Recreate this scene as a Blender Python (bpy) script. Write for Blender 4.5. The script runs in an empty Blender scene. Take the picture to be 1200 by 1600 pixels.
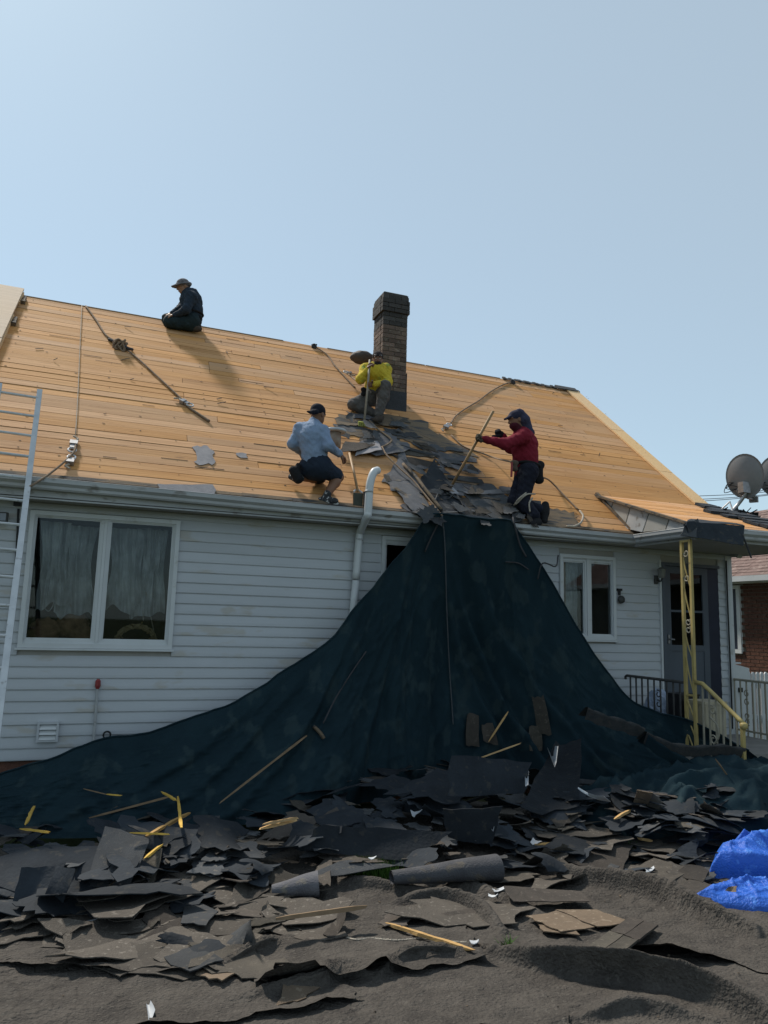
import bpy, bmesh, math, random
import numpy as np
from mathutils import Vector, Matrix
random.seed(7); RNG = np.random.default_rng(11)
S = bpy.context.scene
COL = S.collection
rad = math.radians
# ------------------------------------------------------------------ camera
F_PX = 1148.4                      # focal length in pixels of the 1200x1600 photograph
YAW, PITCH, ROLL = rad(20.684), rad(8.399), rad(1.690)
CAM = np.array([0.0, -8.359, 1.68])
def cam_axes():
    f = np.array([math.sin(YAW)*math.cos(PITCH), math.cos(YAW)*math.cos(PITCH), math.sin(PITCH)])
    r = np.array([math.cos(YAW), -math.sin(YAW), 0.0]); u = np.cross(r, f)
    c, s = math.cos(ROLL), math.sin(ROLL)
    return c*r + s*u, -s*r + c*u, f
CR, CU, CF = cam_axes()
cd = bpy.data.cameras.new('camera'); cam = bpy.data.objects.new('camera', cd); COL.objects.link(cam)
cd.sensor_fit = 'VERTICAL'; cd.sensor_height = 36.0; cd.lens = F_PX/1600*36.0
cd.clip_start = 0.05; cd.clip_end = 2000
M = Matrix.Identity(4)
for i in range(3):
    M[i][0], M[i][1], M[i][2], M[i][3] = CR[i], CU[i], -CF[i], CAM[i]
cam.matrix_world = M
S.camera = cam
# ------------------------------------------------------------------ sky, sun, exposure
SUN_TO = np.array([-0.42, 1.0, 1.38]); SUN_TO = SUN_TO/np.linalg.norm(SUN_TO)
SUN_EL = math.asin(SUN_TO[2]); SUN_AZ = math.atan2(SUN_TO[0], SUN_TO[1])
W = bpy.data.worlds.new('World'); S.world = W; W.use_nodes = True
wn = W.node_tree.nodes; wl = W.node_tree.links; wn.clear()
wo = wn.new('ShaderNodeOutputWorld'); wb = wn.new('ShaderNodeBackground'); sk = wn.new('ShaderNodeTexSky')
sk.sky_type = 'NISHITA'; sk.sun_disc = False; sk.sun_elevation = SUN_EL; sk.sun_rotation = SUN_AZ
sk.air_density = 1.0; sk.dust_density = 0.6; sk.ozone_density = 1.6; sk.altitude = 200
wb.inputs['Strength'].default_value = 0.10
hz = wn.new('ShaderNodeVectorMath'); hz.operation = 'MULTIPLY_ADD'   # smoke haze veils the whole sky evenly
hz.inputs[1].default_value = (.48, .60, .62); hz.inputs[2].default_value = (3.60, 4.18, 4.35)
wl.new(sk.outputs[0], hz.inputs[0]); wl.new(hz.outputs[0], wb.inputs['Color']); wl.new(wb.outputs[0], wo.inputs['Surface'])
sl = bpy.data.lights.new('sun', 'SUN'); sl.energy = 5.0; sl.angle = rad(5.0); sl.color = (1.0, 0.93, 0.82)
so = bpy.data.objects.new('sun', sl); COL.objects.link(so)
so.rotation_euler = Vector(-SUN_TO).to_track_quat('-Z', 'Y').to_euler(); so.location = (-6, 14, 20)
S.view_settings.view_transform = 'Standard'; S.view_settings.look = 'None'
S.view_settings.exposure = 0.0; S.view_settings.gamma = 1.0; S.view_settings.use_curve_mapping = False
S.cycles.max_bounces = 6; S.cycles.transparent_max_bounces = 8
# ------------------------------------------------------------------ helpers: placing
def ray(u, v): return CF + CR*(u-600)/F_PX - CU*(v-800)/F_PX
def at(u, v, y):                   # the point seen at (u, v) that lies at depth y
    d = ray(u, v); return CAM + d*((y-CAM[1])/d[1])
def atx(u, v, x):
    d = ray(u, v); return CAM + d*((x-CAM[0])/d[0])
def wall(u, v): return at(u, v, 0.0)
def proj(q):
    d = np.asarray(q)-CAM; z = d@CF
    return 600+F_PX*(d@CR)/z, 800-F_PX*(d@CU)/z
RA = rad(40.5)
RO = np.array([0, -.32, 3.0]); RU = np.array([1, 0, -.010]); RU = RU/np.linalg.norm(RU)
RV = np.array([0, math.cos(RA), math.sin(RA)]); RN = np.cross(RU, RV); RN = RN/np.linalg.norm(RN)
def rp(a, b, h=0.0): return RO + RU*a + RV*b + RN*h
def onroof(u, v, h=0.0):           # the point of the roof seen at (u, v), raised by h along its normal
    o = RO + RN*h; d = ray(u, v); return CAM + d*(((o-CAM)@RN)/(d@RN))
def gbase(y): return -0.24 + 0.05*np.maximum(0, -np.asarray(y)-3.2)
def onground(u, v, h=0.0):
    d = ray(u, v); z = -0.2
    for _ in range(6):
        p = CAM + d*((z+h-CAM[2])/d[2]); z = float(gbase(p[1]))
    return p
# ------------------------------------------------------------------ helpers: meshes
def link(name, me, mat, parent=None, smooth=False):
    if mat is not None and not me.materials: me.materials.append(mat)
    if smooth: me.polygons.foreach_set('use_smooth', [True]*len(me.polygons))
    o = bpy.data.objects.new(name, me); COL.objects.link(o)
    if parent is not None: setpar(o, parent)
    return o
def world_loc(o):
    v = Vector(o.location)
    if o.parent: v = world_loc(o.parent) + v + o.matrix_parent_inverse.translation
    return v
def setpar(o, parent):
    o.parent = parent
    o.matrix_parent_inverse = Matrix.Translation(-world_loc(parent))
def mesh(name, vs, fs, mat, parent=None, smooth=False):
    me = bpy.data.meshes.new(name)
    me.from_pydata([tuple(map(float, p)) for p in vs], [], [tuple(map(int, f)) for f in fs]); me.update()
    return link(name, me, mat, parent, smooth)
class MB:
    def __init__(s): s.v = []; s.f = []
    def add(s, vs, fs):
        n = len(s.v); s.v += [tuple(map(float, p)) for p in vs]; s.f += [tuple(int(i)+n for i in f) for f in fs]; return s
    def hexa(s, p):                # 8 corners: bottom 4 then top 4
        return s.add(p, [(0,3,2,1),(4,5,6,7),(0,1,5,4),(1,2,6,5),(2,3,7,6),(3,0,4,7)])
    def box(s, a, b):
        (x0,y0,z0),(x1,y1,z1) = a, b
        return s.hexa([(x0,y0,z0),(x1,y0,z0),(x1,y1,z0),(x0,y1,z0),(x0,y0,z1),(x1,y0,z1),(x1,y1,z1),(x0,y1,z1)])
    def frame(s, o, U, V, N, a0, a1, b0, b1, h0, h1):   # a box in a tilted frame
        P = lambda a, b, h: np.asarray(o)+U*a+V*b+N*h
        return s.hexa([P(a0,b0,h0),P(a1,b0,h0),P(a1,b1,h0),P(a0,b1,h0),P(a0,b0,h1),P(a1,b0,h1),P(a1,b1,h1),P(a0,b1,h1)])
    def beam(s, p, q, w, t, up=(0,0,1)):
        p = np.asarray(p, float); q = np.asarray(q, float); d = q-p; d = d/np.linalg.norm(d)
        up = np.asarray(up, float)
        if abs(d@up) > .98: up = np.array([1.0, 0, 0])
        a = np.cross(d, up); a = a/np.linalg.norm(a); b = np.cross(a, d)
        P = lambda c, i, j: c+a*w/2*i+b*t/2*j
        return s.hexa([P(p,-1,-1),P(p,1,-1),P(q,1,-1),P(q,-1,-1),P(p,-1,1),P(p,1,1),P(q,1,1),P(q,-1,1)])
    def tube(s, pts, r, n=7, cap=True):
        pts = [np.asarray(p, float) for p in pts]; rs = r if hasattr(r, '__len__') else [r]*len(pts)
        up = np.array([.13, .21, 1.0]); base = len(s.v); m = len(pts)
        for i, p in enumerate(pts):
            d = pts[min(i+1, m-1)]-pts[max(i-1, 0)]; d = d/(np.linalg.norm(d)+1e-9)
            if abs(d@up)/np.linalg.norm(up) > .97: up = np.array([1.0, .1, 0])
            a = np.cross(d, up); a = a/np.linalg.norm(a); b = np.cross(a, d); up = b
            for k in range(n):
                t = 2*math.pi*k/n; s.v.append(tuple(p+a*rs[i]*math.cos(t)+b*rs[i]*math.sin(t)))
        for i in range(m-1):
            for k in range(n):
                k2 = (k+1) % n
                s.f.append((base+i*n+k, base+(i+1)*n+k, base+(i+1)*n+k2, base+i*n+k2))
        if cap:
            s.f.append(tuple(base+k for k in range(n))); s.f.append(tuple(base+(m-1)*n+k for k in reversed(range(n))))
        return s
    def build(s, name, mat, parent=None, smooth=False): return mesh(name, s.v, s.f, mat, parent, smooth)
def spline(pts, n=8):              # Catmull-Rom through points
    P = [np.asarray(p, float) for p in pts]; P = [2*P[0]-P[1]]+P+[2*P[-1]-P[-2]]; out = []
    for i in range(1, len(P)-2):
        for k in range(n):
            t = k/n; a, b, c, d = P[i-1:i+3]
            out.append(.5*((2*b)+(c-a)*t+(2*a-5*b+4*c-d)*t*t+(3*b-a-3*c+d)*t**3))
    out.append(P[-2]); return out
def empty(name, loc):
    o = bpy.data.objects.new(name, None); COL.objects.link(o); o.location = tuple(map(float, loc)); o.empty_display_size = .1
    return o
def tag(o, label=None, cat=None, group=None, kind=None):
    if label: o['label'] = label
    if cat: o['category'] = cat
    if group: o['group'] = group
    if kind: o['kind'] = kind
    return o
def thing(name, label, cat, loc=(0,0,0), group=None): return tag(empty(name, loc), label, cat, group)
def inpoly(p, poly):
    x, y = p; c = False; j = len(poly)-1
    for i in range(len(poly)):
        xi, yi = poly[i]; xj, yj = poly[j]
        if (yi > y) != (yj > y) and x < (xj-xi)*(y-yi)/(yj-yi)+xi: c = not c
        j = i
    return c
def vnoise(p, f=1.0, seed=0):      # cheap smooth noise, about -1..1
    p = np.asarray(p, float)*f; x, y, z = p[..., 0]+seed*3.1, p[..., 1]+seed*1.7, p[..., 2]+seed*5.3
    a = np.sin(x*1.0+1.3*np.sin(y*1.1+z*.7))*np.cos(y*.9+1.1*np.sin(z*1.2+x*.5))
    b = np.sin(z*1.3+1.2*np.sin(x*.8-y*.6))*np.cos(x*1.7+y*.4)
    c = np.sin(2.3*x-1.9*y+2.1*z+1.7*np.sin(1.3*y+x))*.5
    return (a+b+c)/2.0
# ------------------------------------------------------------------ helpers: materials
def pm(name, c1, c2=None, scale=6.0, rough=.8, bump=0.0, bscale=60.0, stretch=(1,1,1), detail=4.0, metal=0.0,
       rnd=0.0, spec=.3, c3=None, s3=20.0, t3=.62, coat=0.0, hrnd=0.0, nrough=.62):
    m = bpy.data.materials.new(name); m.use_nodes = True; nt = m.node_tree; n = nt.nodes; l = nt.links
    b = n['Principled BSDF']; b.inputs['Roughness'].default_value = rough; b.inputs['Metallic'].default_value = metal
    b.inputs['Specular IOR Level'].default_value = spec
    if coat: b.inputs['Coat Weight'].default_value = coat; b.inputs['Coat Roughness'].default_value = .25
    tc = n.new('ShaderNodeTexCoord'); mp = n.new('ShaderNodeMapping'); mp.inputs['Scale'].default_value = stretch
    l.new(tc.outputs['Object'], mp.inputs['Vector'])
    vec = mp.outputs[0]
    if rnd or hrnd:
        oi = n.new('ShaderNodeObjectInfo'); ad = n.new('ShaderNodeVectorMath'); ad.operation = 'MULTIPLY_ADD'
        l.new(oi.outputs['Random'], ad.inputs[0]); ad.inputs[1].default_value = (37, 53, 71); l.new(vec, ad.inputs[2]); vec = ad.outputs[0]
    ns = n.new('ShaderNodeTexNoise'); ns.inputs['Scale'].default_value = scale; ns.inputs['Detail'].default_value = detail
    ns.inputs['Roughness'].default_value = nrough
    l.new(vec, ns.inputs['Vector'])
    rp_ = n.new('ShaderNodeMapRange'); rp_.inputs['From Min'].default_value = .3; rp_.inputs['From Max'].default_value = .7
    l.new(ns.outputs[0], rp_.inputs[0])
    mx = n.new('ShaderNodeMix'); mx.data_type = 'RGBA'
    mx.inputs[6].default_value = (*c1, 1); mx.inputs[7].default_value = (*(c2 or c1), 1); l.new(rp_.outputs[0], mx.inputs[0])
    col = mx.outputs[2]
    if c3:
        n3 = n.new('ShaderNodeTexNoise'); n3.inputs['Scale'].default_value = s3; n3.inputs['Detail'].default_value = 3
        l.new(vec, n3.inputs['Vector'])
        r3 = n.new('ShaderNodeMapRange'); r3.inputs['From Min'].default_value = t3; r3.inputs['From Max'].default_value = t3+.08
        l.new(n3.outputs[0], r3.inputs[0])
        m3 = n.new('ShaderNodeMix'); m3.data_type = 'RGBA'; m3.inputs[7].default_value = (*c3, 1)
        l.new(col, m3.inputs[6]); l.new(r3.outputs[0], m3.inputs[0]); col = m3.outputs[2]
    if rnd or hrnd:
        hs = n.new('ShaderNodeHueSaturation'); mr = n.new('ShaderNodeMapRange')
        mr.inputs['To Min'].default_value = 1-rnd; mr.inputs['To Max'].default_value = 1+rnd
        l.new(oi.outputs['Random'], mr.inputs[0]); l.new(mr.outputs[0], hs.inputs['Value']); l.new(col, hs.inputs['Color'])
        if hrnd:
            wnz = n.new('ShaderNodeTexWhiteNoise'); wnz.noise_dimensions = '1D'; l.new(oi.outputs['Random'], wnz.inputs['W'])
            mh = n.new('ShaderNodeMapRange'); mh.inputs['To Min'].default_value = .5-hrnd; mh.inputs['To Max'].default_value = .5+hrnd
            l.new(wnz.outputs[0], mh.inputs[0]); l.new(mh.outputs[0], hs.inputs['Hue'])
        col = hs.outputs[0]
    l.new(col, b.inputs['Base Color'])
    if bump:
        nb = n.new('ShaderNodeTexNoise'); nb.inputs['Scale'].default_value = bscale; nb.inputs['Detail'].default_value = 3
        l.new(vec, nb.inputs['Vector'])
        bp = n.new('ShaderNodeBump'); bp.inputs['Strength'].default_value = bump; bp.inputs['Distance'].default_value = .02
        l.new(nb.outputs[0], bp.inputs['Height']); l.new(bp.outputs[0], b.inputs['Normal'])
    return m
def glass_mat(name, tint=(.32,.36,.38), refl=.10):
    m = bpy.data.materials.new(name); m.use_nodes = True; nt = m.node_tree; n = nt.nodes; l = nt.links; n.clear()
    o = n.new('ShaderNodeOutputMaterial'); t = n.new('ShaderNodeBsdfTransparent'); g = n.new('ShaderNodeBsdfGlossy'); mx = n.new('ShaderNodeMixShader')
    t.inputs[0].default_value = (*tint, 1); g.inputs['Roughness'].default_value = .02; g.inputs[0].default_value = (.9,.95,1,1)
    fr = n.new('ShaderNodeFresnel'); fr.inputs[0].default_value = 1.33
    ad = n.new('ShaderNodeMath'); ad.operation = 'ADD'; ad.inputs[1].default_value = refl
    tc = n.new('ShaderNodeTexCoord'); ns = n.new('ShaderNodeTexNoise'); ns.inputs['Scale'].default_value = 1.5
    bp = n.new('ShaderNodeBump'); bp.inputs['Strength'].default_value = .03
    l.new(tc.outputs['Object'], ns.inputs[0]); l.new(ns.outputs[0], bp.inputs['Height']); l.new(bp.outputs[0], g.inputs['Normal'])
    l.new(fr.outputs[0], ad.inputs[0]); l.new(ad.outputs[0], mx.inputs[0]); l.new(t.outputs[0], mx.inputs[1]); l.new(g.outputs[0], mx.inputs[2]); l.new(mx.outputs[0], o.inputs[0])
    return m
def wood_mat(name, c1, c2, dark, rnd=.2, grain=1.0, rotz=False, stain=None):
    m = bpy.data.materials.new(name); m.use_nodes = True; nt = m.node_tree; n = nt.nodes; l = nt.links
    b = n['Principled BSDF']; b.inputs['Roughness'].default_value = .82; b.inputs['Specular IOR Level'].default_value = .2
    tc = n.new('ShaderNodeTexCoord'); oi = n.new('ShaderNodeObjectInfo')
    mp = n.new('ShaderNodeMapping'); mp.inputs['Scale'].default_value = (26,.9,26) if rotz else (.9, 26, 26)
    l.new(tc.outputs['Object'], mp.inputs[0])
    ad = n.new('ShaderNodeVectorMath'); ad.operation = 'MULTIPLY_ADD'; ad.inputs[1].default_value = (91, 57, 33)
    l.new(oi.outputs['Random'], ad.inputs[0]); l.new(mp.outputs[0], ad.inputs[2])
    g = n.new('ShaderNodeTexNoise'); g.inputs['Scale'].default_value = 1.6*grain; g.inputs['Detail'].default_value = 5; g.inputs['Distortion'].default_value = .6
    l.new(ad.outputs[0], g.inputs['Vector'])
    cr = n.new('ShaderNodeMapRange'); cr.inputs['From Min'].default_value = .32; cr.inputs['From Max'].default_value = .68; l.new(g.outputs[0], cr.inputs[0])
    mx = n.new('ShaderNodeMix'); mx.data_type = 'RGBA'; mx.inputs[6].default_value = (*c1,1); mx.inputs[7].default_value = (*c2,1); l.new(cr.outputs[0], mx.inputs[0])
    # knots and nail stains
    mp2 = n.new('ShaderNodeMapping'); mp2.inputs['Scale'].default_value = (8, 1.6, 8) if rotz else (1.6, 8, 8); l.new(tc.outputs['Object'], mp2.inputs[0])
    k = n.new('ShaderNodeTexNoise'); k.inputs['Scale'].default_value = 2.3; k.inputs['Detail'].default_value = 3; l.new(mp2.outputs[0], k.inputs['Vector'])
    kr = n.new('ShaderNodeMapRange'); kr.inputs['From Min'].default_value = .66; kr.inputs['From Max'].default_value = .74; kr.inputs['To Max'].default_value = .75
    l.new(k.outputs[0], kr.inputs[0])
    m2 = n.new('ShaderNodeMix'); m2.data_type = 'RGBA'; m2.inputs[7].default_value = (*dark,1); l.new(mx.outputs[2], m2.inputs[6]); l.new(kr.outputs[0], m2.inputs[0])
    # broad weathering
    w = n.new('ShaderNodeTexNoise'); w.inputs['Scale'].default_value = 1.1; w.inputs['Detail'].default_value = 4; l.new(tc.outputs['Object'], w.inputs['Vector'])
    wr = n.new('ShaderNodeMapRange'); wr.inputs['From Min'].default_value = .35; wr.inputs['From Max'].default_value = .68; wr.inputs['To Max'].default_value = .55
    l.new(w.outputs[0], wr.inputs[0])
    m3 = n.new('ShaderNodeMix'); m3.data_type = 'RGBA'; m3.inputs[7].default_value = (*(stain or dark),1); l.new(m2.outputs[2], m3.inputs[6]); l.new(wr.outputs[0], m3.inputs[0])
    hs = n.new('ShaderNodeHueSaturation'); mr = n.new('ShaderNodeMapRange'); mr.inputs['To Min'].default_value = 1-rnd; mr.inputs['To Max'].default_value = 1+rnd*.7
    l.new(oi.outputs['Random'], mr.inputs[0]); l.new(mr.outputs[0], hs.inputs['Value']); l.new(m3.outputs[2], hs.inputs['Color'])
    wz = n.new('ShaderNodeTexWhiteNoise'); wz.noise_dimensions = '1D'; l.new(oi.outputs['Random'], wz.inputs['W'])
    ms = n.new('ShaderNodeMapRange'); ms.inputs['To Min'].default_value = .88; ms.inputs['To Max'].default_value = 1.06; l.new(wz.outputs[0], ms.inputs[0]); l.new(ms.outputs[0], hs.inputs['Saturation'])
    l.new(hs.outputs[0], b.inputs['Base Color'])
    bp = n.new('ShaderNodeBump'); bp.inputs['Strength'].default_value = .55; bp.inputs['Distance'].default_value = .007
    l.new(g.outputs[0], bp.inputs['Height']); l.new(bp.outputs[0], b.inputs['Normal'])
    return m
MT = {}
MT['board'] = wood_mat('roof_sheathing_wood', (.58,.308,.128), (.40,.190,.070), (.21,.10,.045), .11, stain=(.51,.280,.122))
MT['rake'] = wood_mat('new_rake_wood', (.78,.52,.27), (.72,.46,.22), (.42,.24,.11), .05, rotz=True, stain=(.76,.51,.28))
MT['ply'] = wood_mat('plywood', (.66,.50,.36), (.58,.43,.30), (.40,.27,.18), .06, .5, stain=(.58,.46,.36))
MT['stick'] = wood_mat('splintered_lath_wood', (.60,.38,.15), (.46,.27,.10), (.20,.11,.05), .25, stain=(.40,.26,.13))
MT['yellowwood'] = pm('fresh_split_wood', (.62,.40,.08), (.50,.30,.05), 8, rnd=.1)
MT['attic'] = pm('hollow_shade_paint', (.03,.022,.016), (.02,.015,.01), 5)  # near-black colour stands in for shade inside gaps and openings
MT['siding'] = pm('vinyl_siding', (.455,.475,.505), (.41,.43,.455), 1.3, .55, .06, 25, (1,1,3), c3=(.40,.39,.37), s3=2.2, t3=.6, rnd=.03)
MT['white'] = pm('white_vinyl_frame', (.56,.58,.60), (.50,.52,.53), 3, .45, c3=(.42,.42,.41), s3=6, t3=.64)
MT['gutter'] = pm('grey_white_gutter', (.42,.43,.44), (.34,.35,.36), 4, .45, c3=(.22,.21,.20), s3=9, t3=.62, stretch=(.5,1,1))
MT['soffit'] = pm('soffit_paint', (.36,.35,.33), (.30,.29,.27), 3, .7)
MT['brickfnd'] = pm('foundation_brick', (.17,.075,.05), (.12,.06,.045), 12, .9, .4, 60)
MT['gold'] = pm('gold_painted_iron', (.42,.33,.13), (.33,.25,.10), 9, .5, c3=(.2,.15,.08), s3=18, t3=.66)
MT['iron'] = pm('dark_wrought_iron', (.06,.06,.06), (.035,.035,.035), 15, .55)
MT['ironpale'] = pm('faded_cream_iron', (.34,.31,.24), (.26,.24,.19), 12, .6)
MT['alu'] = pm('ladder_aluminium', (.52,.54,.56), (.42,.44,.46), 9, .4, metal=.25, c3=(.3,.3,.3), s3=20, t3=.64)
MT['net'] = pm('debris_netting_fabric', (.0165,.035,.045), (.0105,.023,.031), 2.2, .9, .5, 150, spec=.08, c3=(.024,.042,.049), stretch=(1,1,.6), detail=7, s3=5, t3=.55)
MT['tarp'] = pm('woven_ground_tarp', (.096,.086,.076), (.034,.031,.029), 4.2, .92, .9, 55, (1,1.15,1), 14, nrough=.78, spec=.10, c3=(.088,.080,.071), s3=40, t3=.60)
MT['felt'] = pm('roofing_felt', (.026,.032,.040), (.017,.021,.027), 6, .85, .25, 40, rnd=.35, spec=.2, c3=(.042,.042,.042), s3=14, t3=.6)
MT['shingle'] = pm('weathered_asphalt_shingle', (.070,.060,.050), (.048,.042,.036), 9, .95, .5, 150, rnd=.38, hrnd=.015, c3=(.095,.082,.069), s3=30, t3=.6)
MT['shingletan'] = pm('tan_asphalt_shingle', (.165,.122,.085), (.12,.09,.065), 8, .95, .5, 150, rnd=.2, c3=(.21,.165,.12), s3=25, t3=.58)
MT['slate'] = pm('old_slate_grey_shingle', (.056,.060,.066), (.038,.041,.045), 7, .9, .4, 120, rnd=.38, c3=(.085,.080,.074), s3=20, t3=.6)
MT['oldgrey'] = pm('weathered_grey_shingle', (.10,.10,.11), (.066,.067,.075), 8, .92, .4, 90, rnd=.30, hrnd=.02, c3=(.13,.115,.10), s3=9, t3=.58)
MT['dusty'] = pm('dusty_brown_felt', (.095,.082,.069), (.056,.049,.042), 5, .92, .5, 110, rnd=.28, nrough=.75, detail=10, c3=(.14,.125,.108), s3=30, t3=.6)
MT['brownstick'] = pm('brown_weathered_lath', (.24,.165,.10), (.17,.115,.07), 12, .9)
MT['paper'] = pm('grey_felt_paper', (.26,.25,.26), (.19,.185,.20), 9, .9, .2, 60)
MT['ropegrey'] = pm('grey_cord', (.085,.095,.105), (.06,.068,.076), 40, .9, .6, 160)
MT['tar'] = pm('tar_stained_wood', (.17,.12,.075), (.11,.085,.06), 5, .85, .3, 60, (.6,3,3), c3=(.05,.048,.048), s3=4, t3=.52)
MT['scrapwhite'] = pm('white_scrap', (.50,.52,.54), (.36,.38,.41), 12, .5, rnd=.15)
MT['bluetarp'] = pm('blue_poly_tarp', (.020,.115,.52), (.012,.078,.40), 6, .5, .5, 70, spec=.35, c3=(.05,.18,.60), s3=12, t3=.58)
MT['rope'] = pm('weathered_rope', (.30,.22,.15), (.20,.14,.10), 40, .9, .8, 160)
MT['ropepale'] = pm('pale_cord', (.45,.40,.33), (.33,.29,.24), 40, .9, .6, 160)
MT['ropedark'] = pm('dark_strap', (.055,.055,.06), (.04,.04,.045), 30, .9)
MT['black'] = pm('black_plastic', (.018,.018,.02), (.012,.012,.014), 10, .5)
MT['steel'] = pm('worn_steel', (.34,.34,.35), (.24,.24,.25), 20, .4, metal=.8)
MT['dish'] = pm('grey_dish_paint', (.20,.20,.205), (.16,.16,.165), 4, .5)
MT['red'] = pm('red_paint', (.26,.04,.04), (.20,.03,.03), 10, .5)
MT['door'] = pm('dark_grey_storm_door', (.085,.10,.125), (.07,.085,.105), 2, .4)
MT['doordark'] = pm('navy_door_jamb', (.022,.028,.05), (.016,.02,.036), 3, .4)
MT['glass'] = glass_mat('window_glass', (.76,.78,.78), .0)
MT['darkglass'] = glass_mat('door_glass', (.12,.15,.16), .0)
MT['curtain'] = pm('sheer_curtain', (.62,.65,.66), (.26,.28,.30), 3.2, .9, .3, 12, detail=6)
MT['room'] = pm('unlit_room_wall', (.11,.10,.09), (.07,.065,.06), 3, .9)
MT['green'] = pm('grass_blade', (.075,.17,.022), (.045,.11,.015), 7, .7, rnd=.2)
MT['lawn'] = pm('lawn_ground', (.05,.085,.025), (.06,.06,.03), 1.2, .95, .6, 18, c3=(.09,.08,.05), s3=2, t3=.58)
MT['fence'] = pm('white_vinyl_picket', (.66,.68,.70), (.58,.6,.62), 4, .5)
MT['mortar'] = pm('mortar', (.24,.22,.19), (.16,.15,.13), 20, .95)
def brick_mat(name, c1, c2, c3):
    return pm(name, c1, c2, 7, .92, .5, 70, rnd=.35, hrnd=.012, c3=c3, s3=11, t3=.58)
MT['brick'] = brick_mat('chimney_brick', (.15,.105,.083), (.105,.078,.066), (.18,.145,.12))
MT['soot'] = pm('soot_dark_brick', (.062,.058,.056), (.045,.042,.042), 8, .92, .5, 70, rnd=.3)
MT['nbrick'] = brick_mat('neighbour_brick', (.15,.062,.042), (.10,.045,.034), (.19,.09,.06))
MT['nroof'] = pm('neighbour_roof_shingle', (.20,.135,.12), (.14,.10,.09), 6, .95, .4, 60, c3=(.25,.19,.17), s3=9, t3=.57)
MT['cable'] = pm('cable_rubber', (.02,.02,.022), (.015,.015,.016), 10, .6)
MT['beige'] = pm('beige_plastic', (.40,.36,.27), (.34,.30,.22), 6, .6)
# ------------------------------------------------------------------ the house
XL, XR = -4.0, 8.60
house = thing('house', 'pale sided house with a bare board roof stripped for new roofing', 'house', (2.3, 4, -.24))
Z0, RV_ = .203, .1143
def gtop(x): return 2.985-.0115*x
OPEN = [(-.755,.748,1.305,2.705), (3.13,4.05,1.62,2.70), (5.672,6.57,1.505,2.635), (7.37,8.41,.34,2.615)]
# wall core behind the siding, cut round the openings
mb = MB()
xs = sorted({XL, XR-.0}|{o[0] for o in OPEN}|{o[1] for o in OPEN})
for a, b in zip(xs[:-1], xs[1:]):
    op = [o for o in OPEN if o[0] <= a+1e-6 and o[1] >= b-1e-6]
    if op:
        if op[0][2] > .21: mb.box((a,.004,.2),(b,.14,op[0][2]))
        mb.box((a,.004,op[0][3]),(b,.14,2.80))
    else: mb.box((a,.004,.2),(b,.14,2.80))
mb.build('wall', MT['soffit'], house)
k = 0
while Z0+k*RV_ < 2.77:
    z0 = Z0+k*RV_; z1 = min(z0+RV_, 2.79); k += 1
    segs = [(XL, XR)]
    for (oa, ob, oz0, oz1) in OPEN:
        if z1 > oz0+.01 and z0 < oz1-.01:
            ns = []
            for a, b in segs:
                if ob <= a or oa >= b: ns.append((a, b)); continue
                if oa > a: ns.append((a, oa))
                if ob < b: ns.append((ob, b))
            segs = ns
    for a, b in segs:
        mb = MB(); yb, yt = -.0195, -.0065
        n = max(1, int((b-a)/1.2)); 
        for i in range(n):
            xa = a+(b-a)*i/n; xb = a+(b-a)*(i+1)/n
            P = lambda x: [(x, 0.003, z0-.004), (x, yb+.004, z0-.004), (x, yb+.001*math.sin(x*1.7+k), z0+.004), (x, yb+.0015, z0+.03), (x, yt, z1-.004), (x, .003, z1-.004)]
            mb.add(P(xa)+P(xb), [(j, j+6, (j+1) % 6+6, (j+1) % 6) for j in range(6)])
        mb.build('siding_plank', MT['siding'], house)
MB().box((XL,.03,-.6),(XR,.2,.198)).build('foundation', MT['brickfnd'], house)
mb = MB(); mb.box((XL-.02,.14,-.4),(XL+.1,7.4,2.8)); mb.box((XR-.1,.145,-.4),(XR-.002,7.4,2.8)); mb.box((XL,7.3,-.4),(XR,7.5,2.8))
mb.add([(XR-.05,.0,2.8),(XR-.05,7.5,2.8),(XR-.05,3.75,6.3),(XL+.05,.0,2.8),(XL+.05,7.5,2.8),(XL+.05,3.75,6.3)],[(0,1,2),(3,5,4)])
mb.build('end_wall', MT['soffit'], house)
# corner post, soffit, fascia
mb = MB(); mb.box((8.602,-.035,.2),(8.66,.10,2.775)); mb.box((8.545,-.034,.2),(8.601,-.0205,2.775)); mb.build('corner_post', MT['white'], house)
mb = MB()
for i in range(32):
    a = XL+i*(XR-XL)/32; b = a+(XR-XL)/32-.004
    mb.box((a,-.298,2.792),(b,-.0,2.80))
mb.box((XL,-.30,2.801),(XR,0,2.81)); mb.build('soffit', MT['soffit'], house)
mb = MB(); mb.hexa([(XL,-.30,2.785),(6.66,-.30,2.785),(6.66,-.28,2.785),(XL,-.28,2.785),(XL,-.30,gtop(XL)),(6.66,-.30,gtop(6.66)),(6.66,-.28,gtop(6.66)),(XL,-.28,gtop(XL))]); mb.build('fascia', MT['gutter'], house)
GP = [(0,0),(.070,0),(.084,.016),(.086,.042),(.118,.070),(.120,.108),(.124,.112),(.120,.116),(.108,.112),(.108,.076),(.074,.046),(.072,.012),(.008,.012),(.008,.115),(0,.115)]
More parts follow.
